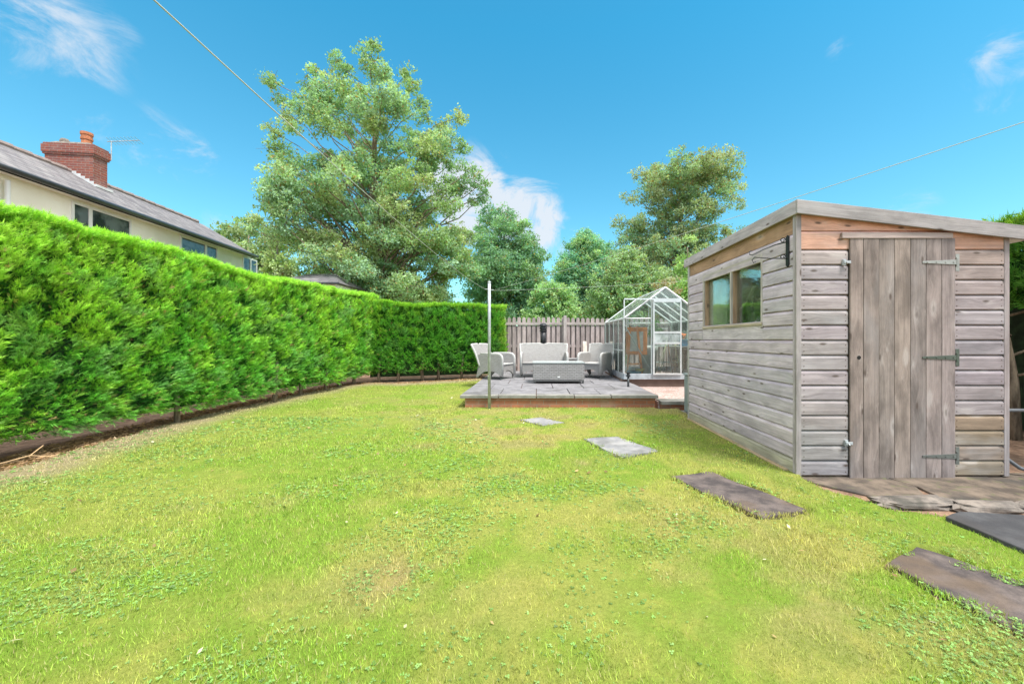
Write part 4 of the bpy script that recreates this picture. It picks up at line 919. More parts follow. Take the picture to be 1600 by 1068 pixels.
wire('washing_line', (-.72, 6.70, 2.035), (5.8, 7.7, 2.62), .07, .0045, 'nearly level washing line running from the post across the greenhouse roof')

# ------------------------------------------------------------------ wicker furniture
def wicker(name, c, scale=1.0):
    m = NM(name); uv = m.uv(); b = m.n('ShaderNodeTexBrick'); m.l(uv, b.inputs['Vector']); b.inputs['Scale'].default_value = 1; b.inputs['Brick Width'].default_value = .05 * scale; b.inputs['Row Height'].default_value = .018 * scale
    b.inputs['Mortar Size'].default_value = .0028 * scale; b.inputs['Mortar Smooth'].default_value = .5
    b.inputs['Color1'].default_value = (*c, 1); b.inputs['Color2'].default_value = (c[0] * .8, c[1] * .8, c[2] * .8, 1); b.inputs['Mortar'].default_value = (c[0] * .5, c[1] * .48, c[2] * .47, 1)
    n = m.noise(uv, 7, 4); k = m.mix(m.rng(n, .4, .7, 0, .3), b.outputs[0], (c[0] * .7, c[1] * .66, c[2] * .62)); m.base(k, .6, 0, .4); m.bump(m.math('MULTIPLY', b.outputs[1], -1), .7, .006); return m.m
M['wick'] = wicker('grey_wicker', (.38, .365, .36)); M['wick2'] = wicker('coarse_grey_wicker', (.33, .32, .32), 2.0)
M['rim'] = simple('wicker_rim', (.42, .41, .40), .6, 0, .12, 30)
M['foot'] = simple('dark_feet', (.10, .10, .10), .5)
def seatpiece(W, D, label, loc, rz, cat, sofa=False, lean=.16, group='grey wicker patio set'):
    t = empty('wicker_sofa' if sofa else 'wicker_armchair', loc, rz, label, cat, group); h = W / 2; f = -D / 2; k = D / 2; aw = .065
    prof = [(f, .075), (f + .05, .09), (f + .12, .155), (0, .20), (k - .16, .17), (k - .05, .09), (k + .02, .03), (k + .07, .03), (k + .03, .2), (k, .40), (k + .02, .60), (k - .14, .605), (0, .60), (f + .10, .605), (f + .04, .585), (f + .01, .545), (f, .49)]
    for sg in (-1, 1):
        b = MB(); a0, a1 = (sg * h, sg * (h - aw)) if sg < 0 else (h - aw, h); b.prism(prof, a0, a1, 0); b.build('armrest', M['wick'], t, bevel=.012)
        r = MB(); xc = (a0 + a1) / 2; r.tube([(xc, f - .002, .09), (xc, f - .004, .49), (xc, f + .012, .56), (xc, f + .06, .60), (xc, f + .13, .612), (xc, k - .05, .612)], .032, 10); r.build('arm_rim', M['rim'], t, smooth=True)
    # apron with arched lower edge
    n = 14; ap = [(-h + aw + .002, .36)]; ap += [(-h + aw + .002 + (W - 2 * aw - .004) * i / n, .10 + .11 * math.sin(PI * i / n) ** .7) for i in range(n + 1)]; ap += [(h - aw - .002, .36)]
    b = MB(); b.prism(ap, f + .02, f + .05, 1); b.build('apron', M['wick'], t)
    b = MB(); b.box(-h + aw + .002, h - aw - .002, f + .055, k - .03, .29, .375); b.box(-h + aw + .002, h - aw - .002, f + .0, f + .054, .345, .38); b.build('seat', M['rim'] if not sofa else M['wick'], t, bevel=.015)
    # leaning back, a little wider at the top
    b = MB(); z0, z1, y0, th = .30, .835, k - .06, .045; fl_ = .05; nx, nz = 12, 8; grid = {}
    def bp(u, v, o): 
        x = u * (h - .01 + fl_ * v * v * .8); y = y0 + lean * v + .10 * v * v * .6 - .05 * (1 - u * u) * (-1) * .8 + o; z = z0 + (z1 - z0) * v - .018 * (u * u) * v * 0 + .012 * (1 - abs(u)) * v
        return (x, y, z)
    for o in (0, th):
        for i in range(nx):
            for j in range(nz):
                u0, u1, v0, v1 = -1 + 2 * i / nx, -1 + 2 * (i + 1) / nx, j / nz, (j + 1) / nz; q = [bp(u0, v0, o), bp(u1, v0, o), bp(u1, v1, o), bp(u0, v1, o)]
                b.face(q if o == 0 else q[::-1], [(p[0], p[2]) for p in (q if o == 0 else q[::-1])], (1, 1, 1))
    b.build('backrest', M['wick'], t, smooth=True)
    r = MB(); r.tube([bp(-1, j / 8, th / 2) for j in range(9)] + [bp(-1 + 2 * i / 12, 1, th / 2) for i in range(1, 12)] + [bp(1, 1 - j / 8, th / 2) for j in range(9)], .028, 10); r.build('back_rim', M['rim'], t, smooth=True)
    for sx in (-1, 1):
        for (yy, tl) in ((f + .05, 0), (k - .02, .05)):
            l = MB(); l.tube([(sx * (h - .035), yy, .12), (sx * (h - .035), yy + tl, .0)], [.016, .012], 8); l.build('leg', M['foot'], t)
    return t
Zp = PATIO_Z + .003
seatpiece(.66, .66, 'grey wicker armchair behind the steel post, turned side on', (-.98, 9.78, Zp), math.radians(64), 'armchair')
seatpiece(1.24, .66, 'two seat grey wicker sofa behind the low table', (.20, 10.30, Zp), 0, 'sofa', True)
seatpiece(.68, .66, 'grey wicker armchair on the right beside the greenhouse', (1.50, 10.12, Zp), math.radians(-33), 'armchair')
def table():
    W, D = 1.15, .66; t = empty('coffee_table', (.49, 8.95, Zp), 0, 'low oblong grey wicker coffee table in the middle of the patio', 'table', 'grey wicker patio set')
    b = MB(); b.box(-W / 2 + .01, W / 2 - .01, -D / 2 + .01, D / 2 - .01, .075, .43); b.build('wicker_body', M['wick2'], t, bevel=.012)
    b = MB(); b.box(-W / 2, W / 2, -D / 2, D / 2, .435, .465); b.build('table_top', simple('pale_top', (.38, .41, .41), .25, 0, .06, 4), t, bevel=.008)
    b = MB(); b.box(-W / 2 + .02, W / 2 - .02, -D / 2 + .0, -D / 2 + .03, .045, .070); b.box(-W / 2 + .02, W / 2 - .02, D / 2 - .03, D / 2, .045, .070); b.build('bottom_rail', M['foot'], t)
    for sx in (-1, 1):
        for sy in (-1, 1): l = MB(); l.box(sx * (W / 2 - .04) - .018, sx * (W / 2 - .04) + .018, sy * (D / 2 - .035) - .018, sy * (D / 2 - .035) + .018, 0, .0445); l.build('leg', M['foot'], t)
    b = MB(); b.box(-.025, .03, -D / 2 + .002, -D / 2 + .0095, .125, .155); b.build('maker_tag', M['white'], t)
table()

# flue pipe behind the sofa
def flue():
    t = empty('flue_pipe', (.20, 11.35, PATIO_Z), 0, 'black ribbed metal flue pipe standing behind the sofa', 'flue')
    b = MB(); b.lathe(0, 0, [(.17, .0), (.2, .05), (.22, .25), (.2, .45), (.13, .6), (.085, .7)], 24); b.build('stove_body', M['black'], t, smooth=True)
    b = MB(); b.lathe(0, 0, [(.083, .68), (.083, 1.24)], 24); b.build('pipe', M['black'], t, smooth=True)
    b = MB(); b.lathe(0, 0, [(.085, 1.20), (.105, 1.205), (.105, 1.235), (.088, 1.24), (.088, 1.27), (.110, 1.275), (.110, 1.305), (.09, 1.31), (.09, 1.345), (.112, 1.35), (.112, 1.375), (.10, 1.40), (.06, 1.43), (.02, 1.44), (.002, 1.441)], 24); b.build('cowl', M['black'], t)
flue()
# small brick pier & leaning plank by fence
bp_ = MB(); x0, x1, y0, y1 = .88, 1.28, 11.3, 11.65
for q in [[(x0, y0, .24), (x1, y0, .24), (x1, y0, .62), (x0, y0, .62)], [(x1, y0, .24), (x1, y1, .24), (x1, y1, .62), (x1, y0, .62)], [(x1, y1, .24), (x0, y1, .24), (x0, y1, .62), (x1, y1, .62)], [(x0, y1, .24), (x0, y0, .24), (x0, y0, .62), (x0, y1, .62)]]: bp_.face(q, [(p[0] + p[1], p[2]) for p in q], (1, 1, 1))
pt = empty('brick_pier', (0, 0, 0), 0, 'low brick pier with a pale slab between the sofa and the right armchair', 'pier'); bp_.build('brickwork', M['brick2'], pt)
b = MB(); b.box(.84, 1.32, 11.26, 11.69, .622, .66); b.build('slab_top', M['step_pale'], pt, bevel=.005)
b = MB(); b.hexa([(x + (0.0 if z < 1 else .02), y + (0 if z < 1 else .40), z) for z in (.245, 1.15) for y in (12.45, 12.475) for x in (1.50, 1.62)], 2, (.62, .55, .48)); tag(b.build('leaning_plank', M['fence']), 'short pale plank leaning against the fence behind the right armchair', 'plank')

# ------------------------------------------------------------------ greenhouse
def greenhouse():
    X0, X1, Y0, Y1, ZB, ZE, ZR = 2.01, 3.93, 9.05, 11.45, .29, 1.69, 2.40; XM = (X0 + X1) / 2
    t = empty('greenhouse', (XM, Y0, ZB), 0, 'aluminium framed glass greenhouse with a sliding door between patio and shed', 'greenhouse')
    def B(b, name, mat, parent=None, **k): b.v = [(x - XM, y - Y0, z - ZB) for x, y, z in b.v]; return b.build(name, mat, parent or t, **k)
    zb = ZB + .13
    b = MB(); b.box(X0, X1, Y0 - .02, Y0 + .03, ZB, zb); b.box(X0, X1, Y1 - .03, Y1 + .02, ZB, zb); b.box(X0 - .02, X0 + .03, Y0 + .031, Y1 - .031, ZB, zb); b.box(X1 - .03, X1 + .02, Y0 + .031, Y1 - .031, ZB, zb); B(b, 'base_rail', M['alu_dark'], bevel=.004)
    r = .017
    def bar(b, p, q, w_=r): 
        p, q = Vector(p), Vector(q); b.tube([p, q], w_, 4)
    f = MB()
    for y in (Y0, Y1):
        for x in (X0, X1): bar(f, (x, y, zb), (x, y, ZE), .022)
        bar(f, (X0, y, ZE), (XM, y, ZR), .024); bar(f, (X1, y, ZE), (XM, y, ZR), .024); bar(f, (X0, y, ZE), (X0 + .64, y, ZE - .0), .012)
    bar(f, (2.655, Y0, zb), (2.655, Y0, ZE + .45), .022); bar(f, (3.32, Y0, zb), (3.32, Y0, ZE + .42), .018)
    bar(f, (X0, Y0 + .02, 1.58), (2.655, Y0 + .02, .46), .013)
    bar(f, (X1, Y1, ZE), (X0, Y1, ZE), .014); bar(f, (XM - .3, Y1, zb), (XM - .3, Y1, 2.15), .014); bar(f, (XM + .3, Y1, zb), (XM + .3, Y1, 2.15), .014)
    for x in (X0, X1): bar(f, (x, Y0, ZE), (x, Y1, ZE), .024)
    bar(f, (XM, Y0, ZR), (XM, Y1, ZR), .028)
    for i in range(1, 4):
        y = Y0 + (Y1 - Y0) * i / 4
        for x in (X0, X1): bar(f, (x, y, zb), (x, y, ZE), .012); bar(f, (x, y, ZE), (XM, y, ZR), .012)
    for x in (X0, X1): bar(f, (x, Y0 + .02, .95), (x, Y1, .95), .010)
    for z in (1.45, 1.60): bar(f, (X0, Y0 + .5, z), (2.62, Y0 + .5, z), .012)
    B(f, 'frame', M['alu'])
    for i in range(4):
        ya, yb = Y0 + (Y1 - Y0) * i / 4 + .012, Y0 + (Y1 - Y0) * (i + 1) / 4 - .012
        for x in (X0, X1): g = MB(); g.box(x - .002, x + .002, ya, yb, zb, ZE - .02); B(g, 'side_pane', M['glass'])
        for x, xm in ((X0, XM - .01), (X1, XM + .01)):
            g = MB(); g.hexa([(xx, yy, (ZE if xx == x else ZR - .01) + dz) for dz in (.012, .016) for yy in (ya, yb) for xx in ((x, xm) if x < xm else (xm, x))]); B(g, 'roof_pane', M['glass'])
    g = MB(); g.prism([(X0 + .02, zb), (2.635, zb), (2.635, ZE + .43), (X0 + .02, ZE - .01)], Y0 - .002, Y0 + .002, 1); B(g, 'front_pane', M['glass'])
    g = MB(); g.prism([(3.34, zb), (X1 - .02, zb), (X1 - .02, ZE - .01), (3.34, ZE + .40)], Y0 - .002, Y0 + .002, 1); B(g, 'front_pane', M['glass'])
    g = MB(); g.prism([(2.66, 2.16), (3.30, 2.16), (XM, ZR - .03)], Y0 - .002, Y0 + .002, 1); B(g, 'front_pane', M['glass'])
    g = MB(); g.prism([(X0 + .02, zb), (X1 - .02, zb), (X1 - .02, ZE - .01), (XM, ZR - .03), (X0 + .02, ZE - .01)], Y1 - .002, Y1 + .002, 1); B(g, 'back_pane', M['glass'])
    # door and track
    tk = MB(); tk.box(X0, 3.34, Y0 - .065, Y0 - .03, 2.115, 2.145); tk.box(X0 - .012, X0 + .012, Y0 - .06, Y0 - .036, ZE, 2.114); tk.box(2.68, 3.31, Y0 - .0655, Y0 - .028, 2.06, 2.114); B(tk, 'door_track', M['alu'])
    d = MB(); yd0, yd1 = Y0 - .058, Y0 - .034
    for x in (2.672, 3.29): d.box(x, x + .03, yd0, yd1, zb - .02, 2.058)
    for z, hh in ((zb - .02, .035), (1.10, .045), (1.345, .045)): d.box(2.703, 3.289, yd0 + .001, yd1 - .001, z, z + hh)
    door = B(d, 'door', M['alu'])
    for z0, z1, mt in ((zb + .016, 1.099, 'glass'), (1.146, 1.344, 'poly'), (1.391, 2.05, 'glass')): g = MB(); g.box(2.703, 3.289, Y0 - .048, Y0 - .044, z0, z1); B(g, 'pane', M[mt], door)
    k = MB(); k.box(X0 - .05, X1 + .05, Y0 + .04, Y0 + .14, .0, .285); k.box(X0 - .02, X0 + .08, Y0 + .141, Y1, 0, .285); B(k, 'footing', simple('dark_footing', (.16, .11, .09), .9), None)
greenhouse()
# greenhouse contents
def rod(name, pts, r, c, label, cat, rough=.6, group=None):
    b = MB(); b.tube(pts, r, 8); return tag(b.build(name, simple(name + '_mat', c, rough), smooth=True), label, cat, group)
e = empty('wooden_easel', (2.38, 9.45, .3), 0, 'orange brown wooden clotheshorse frame inside the greenhouse behind its diagonal brace', 'frame')
WB = (.95, .36, .14)
b = MB(); b.hexa([(x, y, z) for z in (.0, 1.22) for y in (-.0, .03) for x in ((-.22, -.18) if z == 0 else (-.14, -.10))], 2, WB); b.build('leg', M['raw'], e)
b = MB(); b.hexa([(x, y, z) for z in (.0, 1.22) for y in (-.0, .03) for x in ((.14, .19) if z == 0 else (.02, .07))], 2, WB); b.build('leg', M['raw'], e)
b = MB(); b.box(-.19, .29, .031, .06, 1.10, 1.20, 0, WB); b.box(-.22, -.14, .031, .06, .62, 1.10, 2, WB); b.box(.20, .29, .031, .06, .62, 1.10, 2, WB); b.box(-.22, .29, .031, .06, .54, .62, 0, WB); b.build('frame_top', M['raw'], e)
b = MB(); b.box(-.18, .15, -.0, .03, .30, .34, 0, WB); b.build('rung', M['raw'], e)
b = MB(); b.box(-.14, .20, .045, .055, .63, 1.09); b.build('pale_panel', simple('frosty_panel', (.6, .58, .56), .4), e)
def pot(name, x, y, z, r, h, c, label, cat='pot', mouth=1.0):
    b = MB(); b.lathe(x, y, [(r * .78, z), (r * .98 * mouth, z + h * .92), (r * 1.08 * mouth, z + h * .93), (r * 1.08 * mouth, z + h), (r * .9 * mouth, z + h), (r * .85 * mouth, z + h * .85)], 20, ); return tag(b.build(name, simple(name + '_mat', c, .5), smooth=True), label, cat)
b = MB(); b.box(2.15, 3.8, 9.2, 11.3, .115, .24); tag(b.build('greenhouse_floor', M['slab_edge']), 'grey slab floor of the greenhouse', 'floor', kind='structure')
pot('plastic_bin', 2.78, 9.75, .242, .20, .75, (.62, .66, .66), 'pale grey plastic bin with a lid inside the greenhouse behind the door post', 'bin')
b = MB(); b.lathe(2.78, 9.75, [(.225, .9925), (.225, 1.02), (.06, 1.05), (.002, 1.055)], 20); b.build('lid', M['white'], bpy.data.objects['plastic_bin'])
pot('blue_tub', 2.32, 9.3, .242, .16, .22, (.08, .35, .55), 'blue plastic tub on the greenhouse floor at the left', 'tub')
pot('yellow_tray', 2.42, 9.22, .464, .12, .06, (.6, .55, .25), 'small yellow dish resting on the blue tub', 'dish')
b = MB()
for x0, x1 in ((3.05, 3.85),):
    b.box(x0 + .35, x1, 9.3, 10.299, 1.02, 1.05); b.box(x0, x1, 10.3, 11.2, 1.02, 1.05); b.box(x1 - .03, x1, 9.3, 9.33, .24, 1.018); b.box(x0 + .35, x0 + .38, 9.3, 9.33, .24, 1.018)
    for x in (x0, x1 - .03):
        for y in (10.3, 11.17): b.box(x, x + .03, y, y + .03, .24, 1.018)
    b.box(x0, x1, 10.3, 10.33, .6, .63); b.box(x0 - .0, x0 + .6, 10.9, 11.2, 1.5, 1.52)
tag(b.build('staging', M['alu']), 'metal shelf staging at the back right inside the greenhouse', 'shelves')
pot('flower_pot', 3.53, 9.45, 1.052, .12, .16, (.12, .38, .65), 'bright blue pot on the greenhouse staging', 'pot')
b = MB(); 
for i in range(24): a = random.uniform(0, 6.28); rr_ = random.uniform(0, .07); z = 1.24 + random.uniform(0, .09); x, y = 3.53 + math.cos(a) * rr_, 9.45 + math.sin(a) * rr_; b.tube([(x, y, z), (x, y, z + .02), (x, y, z + .035)], [.004, .018, .006], 6)
b.tube([(3.53, 9.45, 1.18), (3.53, 9.45, 1.27)], .02, 6); tag(b.build('orange_flowers', simple('orange_petals', (.85, .20, .03), .6)), 'orange flowers in the blue pot in the greenhouse', 'flowers')
CN = [(.45, .42, .30, 'pale'), (.20, .12, .09, 'dark brown'), (.12, .12, .11, 'blackish'), (.36, .38, .24, 'greenish')]
ORD = ['leftmost', 'second', 'third', 'fourth', 'fifth', 'sixth', 'seventh', 'eighth', 'rightmost']
for i in range(9):
    x = 2.95 + i * .085; lean = random.uniform(-.18, .3); y = 9.5 + random.uniform(0, .5)
    q = CN[(i * 3 + i // 4) % 4]; c = q[:3]
    rod('garden_cane', [(x - lean * .5, y - .1, .242), (x + lean, y + .1, .98 + random.uniform(-.1, .3))], random.uniform(.007, .013), c, '%s cane %s behind the greenhouse door' % (q[3], ('of those leaning, ' + ORD[i]) if i in (0, 8) else (ORD[i] + ' from the left in the row leaning')), 'cane', group='canes behind the greenhouse door')
pot('black_pot', 3.05, 9.25, .242, .10, .16, (.05, .05, .05), 'black plant pot on the greenhouse floor behind the door', 'pot')
pot('pink_pot', 3.2, 9.22, .242, .07, .12, (.5, .2, .25), 'small pink plant pot beside the black pot behind the greenhouse door', 'pot')
# plants inside greenhouse
def shrub(label, x, y, z0, r, h, cols, seed, n=1500, ls=.05, name='plant'):
    rg = np.random.default_rng(seed); t = empty(name, (x, y, z0), 0, label, 'plant'); b = MB()
    for i in range(7): a = rg.uniform(0, 6.28); b.tube([(0, 0, 0), (math.cos(a) * r * .3, math.sin(a) * r * .3, h * .5), (math.cos(a) * r * .7, math.sin(a) * r * .7, h * .9)], [.01, .007, .004], 5)
    b.build('stem', M['bark'], t); c = rg.normal(0, .45, (14, 3)); c = c[rg.integers(0, 14, n)] + rg.normal(0, .2, (n, 3)); P = c * np.array([r, r, h * .45]) * .8 + np.array([0, 0, h * .62]); P[:, 2] = np.maximum(P[:, 2], .05)
    a = unit(rg.normal(size=(n, 3))); u = unit(np.cross(a, rg.normal(size=(n, 3)))); hh = ls * rg.uniform(.6, 1.3, (n, 1)) / 2; V = np.stack([P - a * hh, P + u * hh * .6, P + a * hh, P - u * hh * .6], 1).reshape(-1, 3)
    cc = np.array(cols)[rg.integers(0, len(cols), n)] * rg.uniform(.7, 1.3, (n, 1)); np_mesh('leaves', V, np.arange(n * 4).reshape(-1, 4), np.repeat(cc, 4, 0), M['leaf'], t)
shrub('leafy green plant on the staging at the back of the greenhouse', 3.3, 10.9, 1.052, .35, .55, [(.10, .22, .08), (.16, .30, .12)], 3)
shrub('pale leafy plant at the back left inside the greenhouse', 2.35, 11.0, .242, .28, 1.2, [(.25, .35, .2), (.3, .36, .16)], 5)
# post light and grey panel beside shed
def solar():
    t = empty('bollard_light', (1.88, 8.05, PATIO_Z), 0, 'short black bollard light near the greenhouse corner of the patio', 'light')
    b = MB(); b.lathe(0, 0, [(.028, 0), (.022, .02), (.022, .20)], 14); b.build('stake', M['blackp'], t, smooth=True)
    b = MB(); b.lathe(0, 0, [(.024, .2), (.045, .21), (.045, .235), (.030, .24), (.030, .275), (.047, .28), (.045, .30), (.01, .31)], 14); b.build('lamp_head', M['blackp'], t)
solar()
wbt = empty('water_butt', (2.60, 6.45, 0), 0, 'grey green plastic water butt tucked behind the far corner of the shed', 'water butt')
b = MB(); b.box(-.115, .22, -.18, .18, .0, .60); b.build('tank', M['greyp'], wbt, bevel=.02)
b = MB(); b.box(-.125, .23, -.19, .19, .603, .64); b.build('lid', M['greyp'], wbt, bevel=.012)
b = MB(); b.box(2.30, 2.9, 6.22, 6.7, -.05, -.004); tag(b.build('base_slab', M['slab_edge']), 'small slab under the grey water butt', 'slab')

# right of the shed: bent grey pipe, white bag
rod('grey_pipe', [(4.22, 3.9, 0.46), (4.30, 3.85, .51), (4.7, 3.8, .52), (5.3, 3.8, .50)], .016, (.13, .135, .15), 'upper bent grey metal tube to the right of the shed', 'tube')
rod('grey_pipe', [(4.20, 3.62, .28), (4.22, 3.56, .15), (4.30, 3.5, .06), (4.50, 3.42, -.005), (4.9, 3.35, .0)], .016, (.13, .135, .15), 'lower bent grey hose curling on the ground right of the shed', 'hose')
b = MB()
for i in range(1): pass
def bag():
    rg = np.random.default_rng(4); nu, nv = 16, 10; V = []; b = MB()
    for j in range(nv + 1):
        ph = PI * j / nv
        for i in range(nu): th = 2 * PI * i / nu; k = 1 + rg.uniform(-.2, .2) * math.sin(ph); V.append((4.62 + .12 * math.sin(ph) * math.cos(th) * k, 4.2 + .1 * math.sin(ph) * math.sin(th) * k, .16 + .18 * math.cos(ph) * (1 if math.cos(ph) > 0 else .95)))
    b.v = V
    for j in range(nv):
        for i in range(nu): i2 = (i + 1) % nu; b.f.append((j * nu + i, j * nu + i2, (j + 1) * nu + i2, (j + 1) * nu + i)); b.uv += [(0, 0)] * 4; b.c.append((1, 1, 1))
    tag(b.build('plastic_bag', simple('white_plastic_bag', (.7, .7, .74), .35, 0, .35, 12)), 'crumpled white plastic bag on the ground right of the shed', 'bag')
bag()

# ------------------------------------------------------------------ the long house on the left
def house():
    ex, ey = -11.7, 8.6; d = Vector((-.114, 1, 0)).normalized(); inn = Vector((-d.y, d.x, 0)); up = Vector((0, 0, 1))
    t = empty('cream_house', (ex, ey, 0), 0, 'long cream rendered house with a grey tiled roof showing above the left hedge', 'house')
    O = Vector((0, 0, 0)); ZE, D, ZR = 5.0, 2.2, 6.36; S0, S1 = -9.0, 9.35
    def P(s, q, z): p = O + d * s + inn * q; return (p.x, p.y, z)
    w0 = .30
    b = MB()
    def hx(b, s0, s1, q0, q1, z0, z1, c=(1, 1, 1)): b.hexa([P(s, q, z) for z in (z0, z1) for q in (q0, q1) for s in (s0, s1)], 0, c, (0, 0))
    hx(b, S0, S1 - .15, w0, 2 * D - w0, 0, ZE); b.build('walls', M['render'], t)
    b = MB(); g = [P(S1 - .151, w0, ZE), P(S1 - .151, 2 * D - w0, ZE), P(S1 - .151, D, ZR - .12)]; b.face(g, [(0, 0)] * 3, (1, 1, 1)); b.build('gable', M['render'], t)
    # roof slopes
    L_ = S1 - S0; sl = math.hypot(D, ZR - ZE)
    for q0, q1 in ((0, D), (2 * D, D)):
        b = MB(); A = [P(S0, q0, ZE + .02), P(S1, q0, ZE + .02), P(S1, q1, ZR), P(S0, q1, ZR)]; Bq = [(p[0], p[1], p[2] - .09) for p in A]
        i0 = len(b.v); b.v += A + Bq; uvq = [(0, 0), (L_, 0), (L_, sl), (0, sl)]
        for f in ((0, 1, 2, 3), (7, 6, 5, 4), (0, 4, 5, 1), (1, 5, 6, 2), (3, 2, 6, 7), (0, 3, 7, 4)): b.f.append(f); b.uv += [uvq[k % 4] for k in f]; b.c.append((1, 1, 1))
        b.build('roof', M['slate'], t)
        if q0 == 0: pass
    r = MB()
    for i in range(int(L_ / .45)): s = S0 + i * .45; r.tube([P(s, D, ZR + .0), P(s + .44, D, ZR + .012)], [.085, .10], 8, cap=True)
    r.build('ridge_tiles', simple('ridge_tile', (.24, .19, .18), .8), t)
    gt_ = MB(); gt_.tube([P(S0, -.06, ZE - .03), P(S1 + .02, -.06, ZE - .03)], .065, 10); gt_.build('gutter', M['blackp'], t, smooth=True)
    f = MB(); hx(f, S0, S1, .015, .05, ZE - .10, ZE - .03); f.build('fascia', M['blackp'], t); f = MB(); hx(f, S0, S1, .051, w0, ZE - .07, ZE - .04); f.build('soffit', M['white'], t)
    # windows: ray against facade
    def s_of(px):
        k = (px - VX) / FPX; # X = k Y ; X = ex + d.x s + inn.x w0 ; Y = ey + d.y s + inn.y w0
        return (k * (ey + inn.y * w0) - ex - inn.x * w0) / (d.x - k * d.y)
    def win(x0, x1, splits, z0, z1):
        a, c = s_of(x0), s_of(x1); fr = MB(); th = .06
        hx(fr, a, c, w0 - .03, w0 + .02, z1 - th, z1); hx(fr, a, c, w0 - .03, w0 + .02, z0, z0 + th); cuts = [a] + [s_of(x) for x in splits] + [c]
        for i, s in enumerate(cuts): e0 = s if i == 0 else (s - th if i == len(cuts) - 1 else s - th / 2 - .02); hx(fr, e0, e0 + (th if i in (0, len(cuts) - 1) else th + .04), w0 - .0305, w0 + .02, z0 + th, z1 - th)
        o = fr.build('window', M['white'], t)
        for s0, s1 in zip(cuts[:-1], cuts[1:]):
            g = MB(); hx(g, s0 + .03, s1 - .03, w0 - .012, w0 - .006, z0 + .05, z1 - .05); g.build('pane', M['dark_glass'], o)
    win(111, 204, [140], 3.66, 4.84); win(281, 339, [321], 3.70, 4.90); win(379, 401, [391], 3.70, 4.91)
    dp = MB(); s = s_of(4); p0 = P(s, .2, 0.2); dp.tube([p0, P(s, .2, ZE - .2)], .045, 10); dp.build('downpipe', M['white'], t)
    # chimney centred on the ridge
    cs = 3.95; cwd = .66; cd = .225
    c = MB()
    def brickbox(c, s0, s1, q0, q1, z0, z1):
        for a, b_ in (((s0, q0), (s0, q1)), ((s0, q1), (s1, q1)), ((s1, q1), (s1, q0)), ((s1, q0), (s0, q0))):
            ln = math.dist(a, b_); c.face([P(*a, z0), P(*b_, z0), P(*b_, z1), P(*a, z1)], [(0, z0), (ln, z0), (ln, z1), (0, z1)], (1, 1, 1))
        c.face([P(s0, q0, z1), P(s1, q0, z1), P(s1, q1, z1), P(s0, q1, z1)], [(0, 0)] * 4, (1, 1, 1)); c.face([P(s0, q0, z0), P(s1, q0, z0), P(s1, q1, z0), P(s0, q1, z0)], [(0, 0)] * 4, (1, 1, 1))
    brickbox(c, cs - cd, cs + cd, D - cwd, D + cwd, 5.5, 6.86); brickbox(c, cs - cd - .03, cs + cd + .03, D - cwd - .04, D + cwd + .04, 6.86, 6.92); brickbox(c, cs - cd - .05, cs + cd + .05, D - cwd - .06, D + cwd + .06, 6.92, 7.15); brickbox(c, cs - cd - .02, cs + cd + .02, D - cwd - .03, D + cwd + .03, 7.15, 7.21)
    ch = c.build('chimney', M['brick'], t)
    m_ = MB(); m_.hexa([P(cs + a * (cd - .02) * (1 if z < 7.25 else .6), D + b_ * (cwd - .02) * (1 if z < 7.25 else .7), z) for z in (7.211, 7.30) for b_ in (-1, 1) for a in (-1, 1)], 0); m_.build('flaunching', M['rubble'], ch)
    pq = P(cs, D - .28, 0); k = MB(); k.lathe(pq[0], pq[1], [(.125, 7.25), (.12, 7.42), (.14, 7.43), (.14, 7.49), (.125, 7.50), (.128, 7.57), (.145, 7.58), (.145, 7.66), (.115, 7.66), (.10, 7.5)], 18); k.build('chimney_pot', M['terra'], ch, smooth=False)
    pq = P(cs, D + .33, 0); k = MB(); k.lathe(pq[0], pq[1], [(.12, 7.25), (.11, 7.37), (.08, 7.43), (.02, 7.45)], 14); k.build('chimney_pot', M['rubble'], ch)
    fl_ = MB(); 
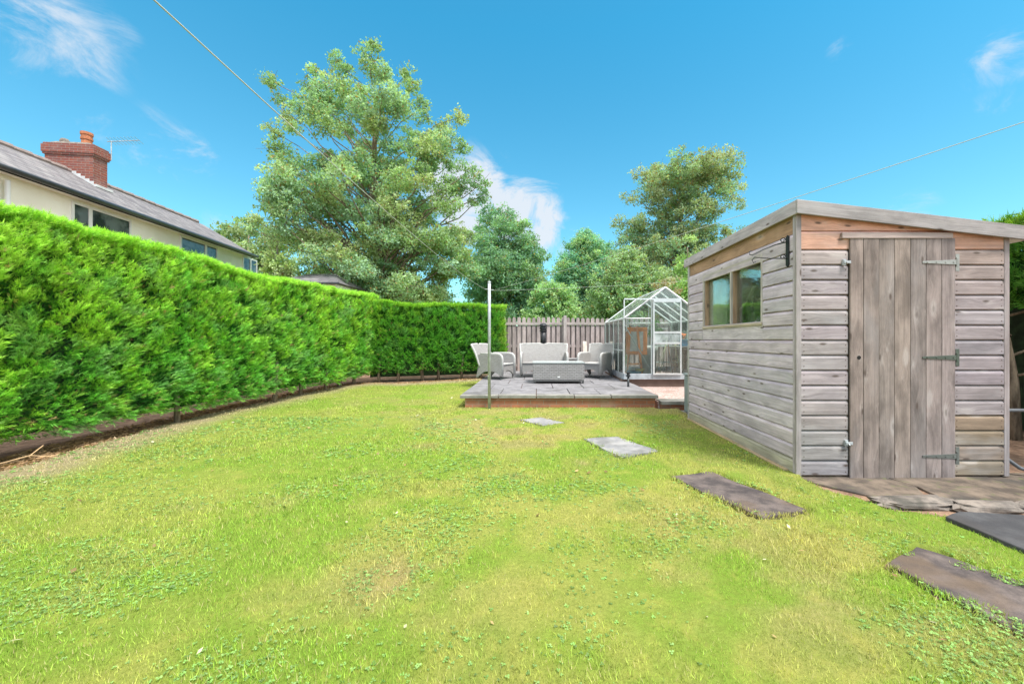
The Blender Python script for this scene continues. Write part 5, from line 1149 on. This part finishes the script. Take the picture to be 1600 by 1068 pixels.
    for i in range(5): q = D - cwd - .02 + i * .12; hx(fl_, cs - cd - .012, cs - cd - .002, q, q + .12, 5.97 + (q - D + cwd) * .6 - .2, 5.97 + (q - D + cwd) * .6 + .12)
    hx(fl_, cs - cd - .05, cs + cd + .05, D - cwd - .13, D - cwd - .003, 5.90, 5.98)
    fl_.build('lead_flashing', simple('pale_lead', (.55, .55, .56), .6), ch)
    an = MB(); a0 = Vector(P(cs + cd + .04, D - cwd - .08, 6.95)); an.tube([a0, a0 + Vector((0, 0, .62))], .015, 6); top = a0 + Vector((0, 0, .60)); bd = Vector((.95, .15, .12)); an.tube([top - bd * .12, top + bd * .82], .012, 6)
    for i in range(9): p = top + bd * (i * .1); s_ = Vector((-.1, .25, 0)); an.tube([p - s_, p + s_], .006, 5)
    an.build('aerial', M['alu_dark'], ch)
def dg():
    m = NM('dark_window_glass'); v = m.obj(); n = m.noise(v, 2.2, 3); m.base(m.mix(m.rng(n, .4, .65), (.02, .03, .035), (.12, .15, .16)), .06, 0, .9); return m.m
M['dark_glass'] = dg()
house()
# distant house under the tall tree
def far_house():
    Yc = 12.8; cx = PX(505, 0, Yc)[0]; t = empty('outbuilding', (cx, Yc, 0), 0, 'small low outbuilding with a grey hipped roof just above the hedge below the tall tree', 'outbuilding')
    b = MB(); b.box(-1.75, .40, 0, 2.0, 0, 3.02); b.build('walls', M['render'], t)
    b = MB(); A = [(-1.9, -.15, 3.03), (.57, -.15, 3.03), (.57, 2.15, 3.03), (-1.9, 2.15, 3.03), (-1.0, 1.0, 3.50), (-.1, 1.0, 3.50)]; b.v = A
    for f in ((0, 1, 5, 4), (1, 2, 5), (2, 3, 4, 5), (3, 0, 4), (3, 2, 1, 0)): b.f.append(f); b.uv += [(A[k][0], A[k][1] * 1.1) for k in f]; b.c.append((1, 1, 1))
    b.build('roof', M['slate'], t)
    b = MB(); b.tube([(-1.95, -.18, 3.01), (.60, -.18, 3.01)], .035, 8); b.build('gutter', M['blackp'], t)
far_house()
